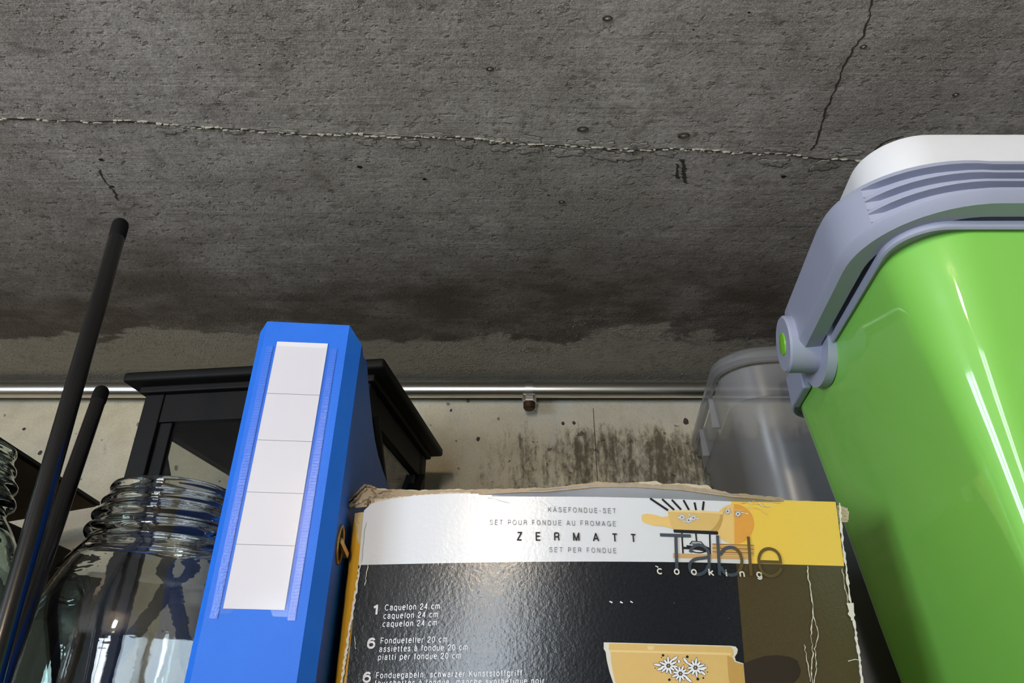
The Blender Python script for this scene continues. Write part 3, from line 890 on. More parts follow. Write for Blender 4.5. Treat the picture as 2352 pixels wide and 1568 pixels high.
# left corner: yellow printed side wrapped round a crushed edge
bm = bmesh.new(); rows = []
for j in range(31):
    k = j / 30; Z = ZB + (TOP[0][1] - .001 - ZB) * k
    x0 = -.1085 + .0001 * math.sin(j * 1.7)
    crush = .0003 * math.sin(j * 2.3)
    rows.append([bm.verts.new(q) for q in ((x0, surf(x0, Z) + .0003, Z), (x0 - .0035, YF + .0015 + crush, Z), (x0 - .0075, YF + .004 + crush, Z), (x0 - .0098, YF + .010, Z), (x0 - .0100, YF + .03, Z), (x0 - .0100, YF + BD, Z))])
for a, b in zip(rows, rows[1:]):
    for k in range(5): bm.faces.new((a[k], a[k + 1], b[k + 1], b[k]))
def worn_yellow():
    t = NT('worn_yellow_print'); p = t.coords()
    n = t.noise(t.coords((1, 1, .35)), 150, 5, .7, .4)
    sx = t.n('ShaderNodeSeparateXYZ'); t.l(p, sx.inputs[0])
    edge = t.math('ADD', t.ss(sx.outputs['Z'], .075, .125, 0, .16), t.ss(sx.outputs['X'], -.1135, -.1085, 0, .14))
    c = t.mix(t.ss(t.math('ADD', n, edge), .62, .72), srgb(206, 152, 34), srgb(196, 180, 142))
    t.l(c, t.b.inputs['Base Color']); t.b.inputs['Roughness'].default_value = .45
    t.bump(n, .4, .001)
    return t.m
M['worn_yellow'] = worn_yellow()
o = obj('left_side_panel', bm, M['worn_yellow'], fb, True); o['label'] = 'worn yellow side wrapped round the crushed left edge'

# frayed cardboard along the top
def frayed(name, pix_low, pix_up, yoff0, yoff1, mat, jag=1.6, n=110, thick=.0012, taper=False):
    def interp(P_, x):
        if x <= P_[0][0]: return P_[0][1]
        for a, b in zip(P_, P_[1:]):
            if x <= b[0]: return a[1] + (b[1] - a[1]) * (x - a[0]) / (b[0] - a[0])
        return P_[-1][1]
    x0, x1 = pix_low[0][0], pix_low[-1][0]
    bm = bmesh.new(); L = []; wob = 0
    for i in range(n + 1):
        px = x0 + (x1 - x0) * i / n
        wob = wob * .6 + rnd.uniform(-jag, jag)
        yl_, yu = interp(pix_low, px), interp(pix_up, px) + wob
        a = PF(px, yl_); b = PF(px, yu)
        tp = min(1.0, 7 * i / n + .02, 7 * (1 - i / n) + .02) if taper else 1.0
        ya = surf(*a) + yoff0 * tp; yb = surf(a[0], a[1]) + yoff1 * tp + rnd.uniform(-.0004, .0004)
        L.append([(a[0], ya, a[1] - .001), (b[0], yb, b[1]), (b[0], yb + thick, b[1] - .0003), (a[0], ya + thick, a[1] - .001)])
    V = [[bm.verts.new(p) for p in q] for q in L]
    for a, b in zip(V, V[1:]):
        for k in range(4): bm.faces.new((a[k], a[(k + 1) % 4], b[(k + 1) % 4], b[k]))
    bm.faces.new(V[0]); bm.faces.new(V[-1][::-1])
    return obj(name, bm, mat, fb, auto=.9)
LOWF = [(x, y + 3) for x, y in TOPPX]
frayed('top_flap', [(1130, 1137), (1300, 1139), (1500, 1144), (1700, 1150), (1790, 1151)], [(1130, 1134), (1250, 1130), (1370, 1119), (1450, 1119), (1560, 1126), (1680, 1142), (1790, 1148)], .0010, -.0070, M['card_shaded'], .3, taper=True)
frayed('torn_edge', [(1100, 1133), (1250, 1132), (1370, 1121), (1450, 1121), (1560, 1128), (1680, 1144), (1800, 1149)], [(1100, 1128), (1250, 1126), (1370, 1112), (1450, 1115), (1560, 1119), (1680, 1138), (1800, 1144)], -.0064, -.0060, M['cardboard'], 1.5, 120, taper=True)
frayed('torn_edge', [(812, 1160), (850, 1156), (900, 1148), (960, 1139), (1100, 1132), (1250, 1128), (1380, 1115), (1450, 1115), (1560, 1122), (1680, 1139), (1800, 1150), (1926, 1157)],
       [(812, 1142), (838, 1115), (900, 1120), (960, 1121), (1100, 1120), (1250, 1117), (1380, 1103), (1450, 1107), (1560, 1112), (1680, 1132), (1800, 1144), (1926, 1153)], .0040, .0052, M['cardboard'], 1.8, 150)
frayed('torn_edge', [(800, 1160), (838, 1122), (900, 1126), (1000, 1126), (1200, 1126), (1300, 1118), (1390, 1106), (1500, 1104), (1600, 1118), (1700, 1136), (1890, 1150)],
       [(800, 1146), (838, 1112), (900, 1117), (1000, 1117), (1130, 1117), (1200, 1124), (1230, 1118), (1300, 1115), (1380, 1100), (1420, 1104), (1515, 1096), (1525, 1104), (1570, 1103), (1635, 1108), (1650, 1124), (1700, 1131), (1890, 1147)], .0075, .0085, M['cardboard_pale'], 1.4, 150)
frayed('torn_edge', [(860, 1153), (920, 1145), (1000, 1136), (1080, 1131)], [(860, 1146), (920, 1139), (1000, 1131), (1080, 1127)], .0015, .0015, M['cardboard_pale'], 2.0, 60)
# crumpled plies at the left corner and the tuft at the right end
for (pts, w_, m_) in [([(795, 1156), (812, 1138), (838, 1113), (862, 1120)], 5, 'cardboard'), ([(800, 1162), (826, 1152), (850, 1140), (880, 1136), (905, 1130)], 5, 'cardboard_pale'), ([(852, 1124), (862, 1134), (855, 1142), (880, 1128), (900, 1127)], 4, 'cardboard'),
                      ([(800, 1160), (815, 1146), (832, 1128), (842, 1122)], 4, 'cardboard_pale'), ([(835, 1156), (848, 1150), (842, 1162)], 6, 'cardboard'), ([(868, 1140), (890, 1143), (920, 1132), (950, 1128)], 4, 'cardboard_pale')]:
    bm = bmesh.new(); Q = []
    for i in range(len(pts) - 1):
        for k in range(5):
            u = k / 5; Q.append((pts[i][0] + (pts[i + 1][0] - pts[i][0]) * u + rnd.uniform(-1, 1), pts[i][1] + (pts[i + 1][1] - pts[i][1]) * u + rnd.uniform(-1, 1)))
    Q.append(pts[-1]); V = []
    for (px, py) in Q:
        yo = YF + rnd.uniform(.0005, .003)
        a = at(px, py - w_ / 2 * rnd.uniform(.6, 1.2), Y=yo); b = at(px + 1, py + w_ / 2 * rnd.uniform(.6, 1.2), Y=yo + .001)
        V.append([bm.verts.new(p) for p in (a, b, b + Vector((0, .004, 0)), a + Vector((0, .004, 0)))])
    for a, b in zip(V, V[1:]):
        for k in range(4): bm.faces.new((a[k], a[(k + 1) % 4], b[(k + 1) % 4], b[k]))
    bm.faces.new(V[0]); bm.faces.new(V[-1][::-1])
    obj('crumpled_ply', bm, M[m_], fb, auto=.9)
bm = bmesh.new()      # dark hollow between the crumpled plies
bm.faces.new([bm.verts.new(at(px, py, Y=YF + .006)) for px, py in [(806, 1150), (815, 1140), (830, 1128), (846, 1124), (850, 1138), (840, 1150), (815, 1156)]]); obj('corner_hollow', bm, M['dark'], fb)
for k in range(5):
    bm = bmesh.new(); V = []
    for i in range(6):
        u = i / 5
        px = 1922 + 26 * u + rnd.uniform(-2, 2); py = 1158 + k * 8 + u * (4 - k) * 2.2 + rnd.uniform(-2, 2)
        a = at(px, py, Y=YF + .012 + k * .001); b = at(px, py + 8, Y=YF + .013 + k * .001)
        V.append([bm.verts.new(p) for p in (a, b, b + Vector((0, .002, 0)), a + Vector((0, .002, 0)))])
    for a, b in zip(V, V[1:]):
        for q in range(4): bm.faces.new((a[q], a[(q + 1) % 4], b[(q + 1) % 4], b[q]))
    bm.faces.new(V[0]); bm.faces.new(V[-1][::-1])
    obj('frayed_tuft', bm, M['cardboard_pale'], fb, auto=.9)

# ---- flat print on the front
def pmat(name, rgb, rough=.50):
    return plain('ink_' + name, srgb(*rgb), rough, spec=.25, vary=.05, vscale=200, bump=(420, .15))
I = {k: pmat(k, v) for k, v in dict(ink=(34, 32, 36), white=(232, 233, 238), grey=(92, 94, 100), tan=(214, 180, 112), tan_d=(190, 152, 84), tan_l=(226, 200, 140), orange=(222, 158, 72), cream=(226, 190, 118),
     rust=(150, 96, 52), wood=(196, 158, 108), steel=(150, 156, 158), night=(48, 40, 32), pale=(214, 210, 198), shade=(204, 206, 204)).items()}
def table_mat():
    t = NT('ink_lettering'); p = t.coords(); sx = t.n('ShaderNodeSeparateXYZ'); t.l(p, sx.inputs[0])
    rt = t.math('GREATER_THAN', sx.outputs['X'], XSPLIT); top = t.math('GREATER_THAN', sx.outputs['Z'], ZSPLIT)
    c = t.mix(rt, t.mix(top, srgb(60, 68, 78), srgb(72, 78, 86)), t.mix(top, srgb(90, 76, 42), srgb(98, 82, 48)))
    t.l(c, t.b.inputs['Base Color']); t.b.inputs['Roughness'].default_value = .3
    return t.m
I['table'] = table_mat()
LAYER = .00008
def map_face(bm, layer):
    for v in bm.verts:
        X, Z = v.co.x, v.co.z
        v.co = Vector((X, surf(X, Z) - .00015 - layer * LAYER, Z))
def finish_print(name, bm, mat, layer, parent=None):
    xs = [v.co.x for v in bm.verts]
    if max(xs) - min(xs) > .012:
        x = math.floor(min(xs) / .006) * .006 + .006
        while x < max(xs):
            bmesh.ops.bisect_plane(bm, geom=bm.verts[:] + bm.edges[:] + bm.faces[:], plane_co=(x, 0, 0), plane_no=(1, 0, 0)); x += .006
    map_face(bm, layer)
    me = bpy.data.meshes.new(name); 
    for f in bm.faces:
        f.normal_update()
        if f.normal.y > 0: f.normal_flip()
    bm.to_mesh(me); bm.free()
    return link(name, me, mat, parent or front)
def poly(bm, pts):
    bm.faces.new([bm.verts.new((a, 0, b)) for a, b in pts])
def stroke(bm, pts, w):
    """ribbon along a face-space polyline, w in metres"""
    L, Rr = [], []
    for i, p in enumerate(pts):
        a = Vector(pts[max(i - 1, 0)]); b = Vector(pts[min(i + 1, len(pts) - 1)])
        d = (b - a).normalized(); n = Vector((-d.y, d.x)) * (w[i] if isinstance(w, list) else w) / 2
        L.append(bm.verts.new((p[0] + n.x, 0, p[1] + n.y))); Rr.append(bm.verts.new((p[0] - n.x, 0, p[1] - n.y)))
    for i in range(len(pts) - 1): bm.faces.new((L[i], L[i + 1], Rr[i + 1], Rr[i]))
def crv(pts, k=5):
    res = []
    for i in range(len(pts) - 1):
        p0, p1, p2, p3 = pts[max(i - 1, 0)], pts[i], pts[i + 1], pts[min(i + 2, len(pts) - 1)]
        for s_ in range(k):
            u = s_ / k
            res.append(tuple(.5 * ((2 * p1[j]) + (-p0[j] + p2[j]) * u + (2 * p0[j] - 5 * p1[j] + 4 * p2[j] - p3[j]) * u * u + (-p0[j] + 3 * p1[j] - 3 * p2[j] + p3[j]) * u ** 3) for j in (0, 1)))
    return res + [pts[-1]]
PXM = .000306      # metres per photo pixel on the front panel
def c7(x, y): return PF(1460 + x / 6.533, 1130 + y / 6.533)
def c8(x, y): return PF(1360 + x / 4.523, 1450 + y / 4.523)
def pshape(name, pts, mat, layer, cv=c7, parent=None, curve=False):
    bm = bmesh.new(); q = [cv(*p) for p in (crv(pts + [pts[0]])[:-1] if curve else pts)]
    poly(bm, q); return finish_print(name, bm, I[mat], layer, parent)
def pstroke(name, lines, wc, mat, layer, cv=c7, sc=6.533, parent=None):
    bm = bmesh.new()
    for ln in lines: stroke(bm, [cv(*p) for p in ln], wc / sc * PXM)
    return finish_print(name, bm, I[mat], layer, parent)

# small fondue set picture in the white field
pic = pshape('printed_plate', [(1480 + 298 * math.cos(a), 478 + 300 * math.sin(a)) for a in [math.pi / 2 + math.pi * i / 24 for i in range(25)]], 'cream', 1)
pshape('plate_tint', [(1470 + 305 * math.cos(a), 478 + 300 * math.sin(a)) for a in [-math.pi / 2 + math.pi * i / 24 for i in range(25)]], 'orange', 1)
pshape('printed_shadow', [(560, 985), (1690, 1010), (1690, 1075), (560, 1045)], 'shade', 1)
pshape('printed_tray', [(560, 915), (1690, 955), (1695, 1012), (560, 990)], 'wood', 2)
for i in range(6):
    pshape('stacked_plate', [(1145, 772 + i * 29), (1765, 792 + i * 29), (1778, 806 + i * 29), (1150, 790 + i * 29)], 'rust' if i % 2 == 0 else 'tan_d', 3)
    pshape('stacked_plate', [(1150, 788 + i * 29), (1770, 806 + i * 29), (1760, 818 + i * 29), (1160, 800 + i * 29)], 'tan', 3)
pstroke('printed_fork', [[(215, 95), (485, 275)]], 34, 'ink', 3)
for ln in ([(395, 105), (575, 268)], [(540, 115), (680, 265)], [(715, 120), (798, 268)], [(880, 155), (905, 270)], [(1020, 140), (1003, 272)]):
    pstroke('printed_fork', [ln], 32, 'ink', 3)
pstroke('printed_stand', [[(690, 615), (708, 920)], [(900, 620), (912, 735)], [(1108, 620), (1118, 935)]], 24, 'ink', 4)
pshape('stand_top', [(562, 562), (1225, 588), (1238, 610), (1232, 640), (572, 608)], 'ink', 4)
pshape('printed_burner', [(840, 730), (980, 738), (1025, 790), (800, 782)], 'ink', 4)
pshape('burner_pan', [(850, 742), (972, 748), (1000, 780), (825, 775)], 'steel', 5)
pshape('burner_body', [(715, 818), (760, 822), (760, 795), (800, 800), (1060, 815), (1100, 830), (1110, 870), (1050, 900), (960, 875), (860, 860), (715, 855)], 'ink', 4)
pstroke('burner_ring', [crv([(835, 885), (900, 905), (980, 908), (1050, 890)])], 16, 'ink', 4)
pshape('printed_handle', [(84, 400), (95, 340), (160, 325), (280, 338), (400, 378), (490, 358), (560, 440), (548, 550), (500, 535), (430, 515), (300, 508), (180, 480), (100, 442)], 'cream', 5)
pshape('printed_pot', [(478, 285), (700, 278), (1000, 285), (1302, 302), (1303, 345), (1292, 420), (1262, 515), (1225, 582), (900, 575), (570, 560), (525, 500), (495, 400)], 'tan', 6)
pshape('pot_rim', [(478, 280), (700, 273), (1000, 280), (1303, 300), (1303, 330), (900, 308), (480, 300)], 'tan_l', 7)
pshape('pot_shade', [(1300, 345), (1292, 420), (1262, 515), (1225, 582), (1120, 578), (1200, 500), (1255, 400), (1262, 340)], 'tan_d', 7)

def flower(cv, cx, cy, r_, n, rot, layer, sq=1.0):
    for (k, mt, ly) in ((1.0, 'ink', layer), (.80, 'white', layer + 1)):
        bm = bmesh.new()
        for i in range(n):
            a = rot + 2 * math.pi * i / n; rr = r_ * (1.0 if i % 2 == 0 else .82)
            wv_ = r_ * .15 * (1 if k == 1 else .62)
            ca, sa = math.cos(a), math.sin(a)
            sh = [(0.10, 0), (.35, 1), (.62, 1.05), (.85, .6), (1.0 if k == 1 else .92, 0), (.85, -.6), (.62, -1.05), (.35, -1)]
            poly(bm, [cv(cx + (rr * u) * ca - wv_ * v_ * sa, cy + ((rr * u) * sa + wv_ * v_ * ca) * sq) for u, v_ in sh])
        finish_print('printed_edelweiss', bm, I[mt], ly)
    bm = bmesh.new()
    for i in range(6):
        a = 2 * math.pi * i / 6
        poly(bm, [cv(cx + r_ * .15 * math.cos(a) + r_ * .075 * math.cos(b), cy + r_ * .15 * math.sin(a) + r_ * .075 * math.sin(b)) for b in [2 * math.pi * j / 8 for j in range(8)]])
    finish_print('edelweiss_heart', bm, I['ink'], layer + 2)
def leaf(cv, cx, cy, l_, w_, a, layer):
    for (k, mt, ly) in ((1.0, 'ink', layer), (.72, 'white', layer + 1)):
        bm = bmesh.new(); ca, sa = math.cos(a), math.sin(a)
        poly(bm, [cv(cx + l_ * (1 if k == 1 else .9) * math.cos(b) * ca - w_ * k * math.sin(b) * sa, cy + l_ * (1 if k == 1 else .9) * math.cos(b) * sa + w_ * k * math.sin(b) * ca) for b in [2 * math.pi * j / 14 for j in range(14)]])
        finish_print('printed_leaf', bm, I[mt], ly)
for (cx, cy) in ((690, 380), (790, 425), (862, 388)):
    flower(c7, cx, cy, 66, 10, .3, 8)
for (cx, cy, a) in ((640, 385, 0), (925, 400, 0), (720, 440, .8), (800, 345, .2)): leaf(c7, cx, cy, 26, 10, a, 8)
for (cx, cy) in ((1375, 290), (1530, 330)): flower(c7, cx, cy, 62, 10, .3, 8)

# large pot picture at the lower edge
bigpot = [(120, 112), (1440, 148), (1490, 156), (1512, 185), (1505, 225), (1480, 262), (1492, 305), (1570, 330), (1590, 560), (1580, 700), (1480, 850), (420, 830), (300, 700), (222, 545), (180, 420), (152, 300), (140, 212), (120, 180)]
pshape('pot_handle_print', [(1565, 335), (1690, 285), (1800, 252), (1930, 245), (2050, 262), (2130, 300), (2165, 400), (2150, 470), (2085, 540), (1900, 640), (1580, 720)], 'night', 2, c8)
pshape('printed_pot', bigpot, 'pale', 3, c8)
pshape('pot_body_print', [(175, 122), (1440, 158), (1465, 190), (1470, 230), (1455, 270), (1480, 315), (1568, 340), (1586, 560), (1575, 700), (1475, 840), (440, 822), (330, 700), (245, 545), (215, 420), (195, 300), (190, 212), (172, 180)], 'tan', 4, c8)
pshape('pot_rim_print', [(175, 190), (1440, 222), (1440, 246), (178, 212)], 'tan_l', 5, c8)
pshape('pot_edge_print', [(1400, 250), (1455, 270), (1480, 315), (1568, 340), (1584, 534), (1576, 640), (1450, 650), (1415, 480)], 'tan_d', 5, c8)
pshape('pot_glint_print', [(570, 150), (640, 150), (635, 190), (600, 194), (575, 185)], 'tan_l', 6, c8)
for (cx, cy, r_, ro) in ((790, 355, 108, .1), (1070, 375, 112, .25), (915, 437, 105, .5)): flower(c8, cx, cy, r_, 11, ro, 7)
for (cx, cy, l_, a) in ((675, 345, 46, .15), (705, 388, 38, -.3), (855, 280, 42, -.6), (970, 305, 46, .9), (1155, 380, 44, -.1), (1150, 432, 36, .7), (1000, 500, 48, .7), (900, 310, 20, 1.4)): leaf(c8, cx, cy, l_, 17, a, 7)
bm = bmesh.new()
for (cx, cy, r_) in ((735, 247, 14), (986, 262, 15), (1095, 494, 15), (800, 500, 14), (718, 270, 6), (652, 380, 6), (1196, 420, 6), (1152, 482, 10)):
    poly(bm, [c8(cx + r_ * math.cos(b), cy + r_ * math.sin(b)) for b in [2 * math.pi * j / 10 for j in range(10)]])
finish_print('printed_dots', bm, I['ink'], 7)

# big thin lettering
T_ = [[(360, 645), (820, 662)]]
pstroke('lettering_T', [[(360, 643), (822, 660)]], 46, 'table', 12)
pstroke('lettering_T', [[(598, 655), (604, 900), (614, 1180)]], 50, 'table', 12)
pstroke('lettering_a', [crv([(812, 905), (850, 830), (925, 797), (1010, 815), (1072, 875), (1093, 960), (1096, 1100), (1100, 1235)]), crv([(1085, 978), (1000, 992), (900, 1005), (832, 1045), (803, 1110), (822, 1190), (880, 1232), (960, 1235), (1040, 1190), (1088, 1100)])], 46, 'table', 12)
pstroke('lettering_b', [[(1222, 652), (1238, 950), (1255, 1250)], crv([(1262, 945), (1320, 862), (1400, 832), (1490, 850), (1560, 930), (1587, 1050), (1560, 1165), (1500, 1230), (1410, 1246), (1330, 1215), (1270, 1120)])], 48, 'table', 12)
pstroke('lettering_l', [[(1684, 670), (1704, 950), (1726, 1258)]], 46, 'table', 12)
pstroke('lettering_e', [[(1850, 1044), (2190, 1054)], crv([(2168, 1050), (2150, 960), (2088, 882), (1990, 850), (1900, 880), (1850, 960), (1843, 1060), (1880, 1180), (1960, 1250), (2050, 1262), (2130, 1218), (2180, 1145)])], 44, 'table', 12)

def ell(cx, cy, rx, ry, a0, a1, n=14):
    return [(cx + rx * math.cos(R(a0 + (a1 - a0) * i / n)), cy + ry * math.sin(R(a0 + (a1 - a0) * i / n))) for i in range(n + 1)]
XH = .74
# monoline grotesque: glyph -> (advance, [strokes]); a stroke tuple is ('l' straight | 'c' smooth, points)
bowl = lambda cx: ('c', ell(cx, XH / 2, .25, XH / 2, 0, 360, 22))
GL = {
 'A': (.70, [('l', [(0, 0), (.35, 1), (.70, 0)]), ('l', [(.13, .34), (.57, .34)])]),
 'C': (.72, [('c', ell(.37, .5, .35, .5, 45, 315, 22))]),
 'D': (.70, [('l', [(.06, 1), (.06, 0)]), ('c', [(.06, 1), (.33, 1)] + ell(.34, .5, .34, .5, 88, -88, 14) + [(.33, 0), (.06, 0)])]),
 'E': (.60, [('l', [(.60, 1), (.06, 1), (.06, 0), (.60, 0)]), ('l', [(.06, .52), (.55, .52)])]),
 'F': (.56, [('l', [(.56, 1), (.06, 1), (.06, 0)]), ('l', [(.06, .5), (.5, .5)])]),
 'G': (.76, [('c', ell(.38, .5, .36, .5, 42, 340, 22)), ('l', [(.42, .47), (.73, .47), (.73, .02)])]),
 'K': (.66, [('l', [(.06, 0), (.06, 1)]), ('l', [(.62, 1), (.06, .36)]), ('l', [(.24, .56), (.66, 0)])]),
 'M': (.82, [('l', [(.06, 0), (.06, 1), (.41, .06), (.76, 1), (.76, 0)])]),
 'N': (.68, [('l', [(.06, 0), (.06, 1), (.62, 0), (.62, 1)])]),
 'O': (.76, [('c', ell(.38, .5, .36, .5, 0, 360, 26))]),
 'P': (.62, [('l', [(.06, 0), (.06, 1)]), ('c', [(.06, 1), (.34, 1)] + ell(.36, .73, .23, .27, 85, -85, 10) + [(.34, .46), (.06, .46)])]),
 'R': (.66, [('l', [(.06, 0), (.06, 1)]), ('c', [(.06, 1), (.36, 1)] + ell(.38, .74, .23, .26, 85, -85, 10) + [(.36, .48), (.06, .48)]), ('c', [(.40, .48), (.56, .42), (.60, .28), (.60, .12), (.64, 0)])]),
 'S': (.64, [('c', [(.58, .74), (.52, .92), (.32, 1), (.12, .92), (.08, .74), (.18, .60), (.34, .53), (.52, .44), (.60, .27), (.52, .08), (.32, 0), (.12, .07), (.04, .26)])]),
 'T': (.62, [('l', [(0, 1), (.62, 1)]), ('l', [(.31, 1), (.31, 0)])]),
 'U': (.68, [('c', [(.06, 1), (.06, .6), (.06, .32), (.13, .09), (.34, 0), (.55, .09), (.62, .32), (.62, .6), (.62, 1)])]),
 'Z': (.62, [('l', [(.04, 1), (.58, 1), (.03, 0), (.60, 0)])]),
 '-': (.36, [('l', [(.05, .4), (.31, .4)])]),
 ',': (.26, [('l', [(.14, .06), (.14, .0), (.08, -.16)])]),
 'a': (.52, [('c', [(.05, .55), (.10, .70), (.25, .74), (.40, .69), (.44, .55), (.44, .3), (.45, .08), (.50, 0)]), ('c', [(.44, .46), (.30, .42), (.12, .38), (.03, .22), (.08, .05), (.22, 0), (.37, .07), (.44, .22)])]),
 'b': (.54, [('l', [(.05, 1), (.05, 0)]), bowl(.29)]),
 'c': (.50, [('c', ell(.27, .37, .25, .37, 45, 315, 18))]),
 'd': (.54, [('l', [(.50, 1), (.50, 0)]), bowl(.26)]),
 'e': (.53, [('l', [(.04, .40), (.49, .40)]), ('c', ell(.27, .37, .25, .37, 4, 315, 20))]),
 'f': (.30, [('c', [(.30, .98), (.20, .98), (.14, .88), (.13, .6), (.13, .3), (.13, 0)]), ('l', [(0, .72), (.28, .72)])]),
 'g': (.54, [bowl(.26), ('c', [(.50, .74), (.50, .4), (.50, 0), (.44, -.2), (.27, -.28), (.10, -.22), (.05, -.12)])]),
 'h': (.52, [('l', [(.05, 1), (.05, 0)]), ('c', [(.05, .45), (.12, .66), (.28, .74), (.43, .66), (.47, .48), (.47, .2), (.47, 0)])]),
 'i': (.16, [('l', [(.08, .72), (.08, 0)]), ('l', [(.08, .88), (.08, 1)])]),
 'k': (.48, [('l', [(.05, 1), (.05, 0)]), ('l', [(.44, .72), (.05, .28)]), ('l', [(.18, .42), (.48, 0)])]),
 'l': (.16, [('l', [(.08, 1), (.08, 0)])]),
 'm': (.80, [('l', [(.05, .72), (.05, 0)]), ('c', [(.05, .48), (.11, .67), (.24, .74), (.36, .68), (.40, .50), (.40, .2), (.40, 0)]), ('c', [(.40, .48), (.46, .67), (.59, .74), (.71, .68), (.75, .50), (.75, .2), (.75, 0)])]),
 'n': (.52, [('l', [(.05, .72), (.05, 0)]), ('c', [(.05, .45), (.12, .66), (.28, .74), (.43, .66), (.47, .48), (.47, .2), (.47, 0)])]),
 'o': (.54, [bowl(.27)]),
 'p': (.54, [('l', [(.05, .72), (.05, -.28)]), bowl(.29)]),
 'q': (.54, [('l', [(.50, .72), (.50, -.28)]), bowl(.26)]),
 'r': (.32, [('l', [(.05, .72), (.05, 0)]), ('c', [(.05, .42), (.10, .62), (.20, .71), (.32, .71)])]),
 's': (.47, [('c', [(.42, .54), (.36, .69), (.23, .74), (.10, .68), (.06, .54), (.14, .43), (.25, .39), (.38, .32), (.43, .19), (.37, .05), (.23, 0), (.08, .06), (.03, .20)])]),
 't': (.29, [('c', [(.12, .92), (.12, .6), (.12, .25), (.13, .06), (.20, 0), (.28, .01)]), ('l', [(0, .71), (.27, .71)])]),
 'u': (.52, [('l', [(.47, .72), (.47, 0)]), ('c', [(.05, .72), (.05, .5), (.05, .26), (.10, .07), (.24, 0), (.40, .08), (.47, .30)])]),
 'w': (.74, [('l', [(0, .72), (.19, 0), (.37, .70), (.55, 0), (.74, .72)])]),
 'y': (.50, [('l', [(0, .72), (.26, .02)]), ('c', [(.50, .72), (.38, .38), (.26, .03), (.18, -.20), (.04, -.27)])]),
 'z': (.46, [('l', [(.03, .71), (.42, .71), (.02, 0), (.45, 0)])]),
 '0': (.56, [('c', ell(.28, .49, .24, .49, 0, 360, 24))]),
 '1': (.36, [('l', [(.26, 0), (.26, 1), (.04, .78)])]),
 '2': (.56, [('c', [(.05, .70), (.10, .90), (.28, 1), (.47, .91), (.50, .72), (.42, .53), (.26, .37), (.10, .20), (.04, .02)]), ('l', [(.03, 0), (.52, 0)])]),
 '4': (.56, [('l', [(.42, 0), (.42, 1), (.03, .27), (.55, .27)])]),
 '6': (.56, [('c', ell(.28, .32, .24, .32, 0, 360, 20)), ('c', [(.49, .80), (.43, .94), (.30, .98), (.14, .88), (.05, .62), (.04, .35)])]),
}
GL['Ä'] = (.70, GL['A'][1] + [('l', [(.20, 1.16), (.20, 1.28)]), ('l', [(.50, 1.16), (.50, 1.28)])])
GL['à'] = (.52, GL['a'][1] + [('l', [(.14, 1.06), (.28, .86)])])
GL['é'] = (.53, GL['e'][1] + [('l', [(.40, 1.06), (.25, .86)])])
GL['ä'] = GL['a']
def text(name, s, left, right, cap, mat, weight=.10, layer=9):
    """lettering fitted between two baseline pixels, cap height in photo pixels, weight as a share of the cap height"""
    a, b = PF(*left), PF(*right)
    hm = PF(left[0], left[1] - cap)[1] - a[1]
    total = (Vector(b) - Vector(a)).length / hm
    adv = [GL[ch][0] if ch != ' ' else .22 for ch in s]
    gap = (total - sum(adv)) / (len(s) - 1) if len(s) > 1 else 0
    sx_ = 1.0
    if len(s) == 1: sx_ = total / adv[0]
    elif gap < .10: sx_ = (total - .14 * (len(s) - 1)) / sum(adv); gap = .14
    bm = bmesh.new(); x = 0
    def tf(p): 
        u = p[0] / total
        return (a[0] + (b[0] - a[0]) * u, a[1] + (b[1] - a[1]) * u + p[1] * hm)
    for ch, ad in zip(s, adv):
        if ch != ' ':
            for kind, pts in GL[ch][1]:
                q = [(x + px * sx_, pz) for px, pz in pts]
                if kind == 'c':
                    if len(q) < 16: q = crv(q, 3)
                    stroke(bm, [tf(p) for p in q], weight * hm)
                else:
                    for p0, p1 in zip(q, q[1:]):
                        d = (Vector(p1) - Vector(p0)).normalized() * weight * .35
                        e0 = Vector(p0) - (d if p0 != q[0] else d * 0); e1 = Vector(p1) + (d if p1 != q[-1] else d * 0)
                        stroke(bm, [tf(e0), tf(e1)], weight * hm)
        x += ad * sx_ + gap
    return finish_print(name, bm, I[mat], layer)
text('line_of_print', 'KÄSEFONDUE-SET', (1259, 1175.5), (1414, 1179), 10.5, 'grey', .11)
text('line_of_print', 'SET POUR FONDUE AU FROMAGE', (1125, 1205), (1414, 1208.5), 10.5, 'grey', .11)
text('line_of_print', 'ZERMATT', (1188, 1240), (1460, 1245), 17, 'ink', .19)
text('line_of_print', 'SET PER FONDUE', (1262, 1267.5), (1415, 1270), 10.5, 'grey', .11)
text('line_of_print', '1', (857, 1411), (868, 1411), 20, 'white', .26)
text('line_of_print', 'Caquelon 24 cm', (884.5, 1401.5), (1010, 1398), 12.5, 'white', .15)
text('line_of_print', 'caquelon 24 cm', (881.5, 1420.5), (1005.5, 1417), 12.5, 'white', .15)
text('line_of_print', 'caquelon 24 cm', (879.5, 1439), (1003.5, 1436), 12.5, 'white', .15)
text('line_of_print', '6', (844, 1487.5), (861, 1487), 21, 'white', .24)
text('line_of_print', 'Fondueteller 20 cm', (874.5, 1477.5), (1027, 1474), 12.5, 'white', .15)
text('line_of_print', 'assiettes à fondue 20 cm', (872, 1496.5), (1074, 1492), 12.5, 'white', .15)
text('line_of_print', 'piatti per fondue 20 cm', (869, 1515), (1058, 1511.5), 12.5, 'white', .15)
text('line_of_print', '6', (834, 1565.5), (851, 1565), 21, 'white', .24)
text('line_of_print', 'Fonduegabeln, schwarzer Kunststoffgriff', (864, 1557), (1199, 1551), 12.5, 'white', .15)
text('line_of_print', 'fourchettes à fondue, manche synthétique noir', (861, 1575), (1250, 1569), 12.5, 'white', .15)
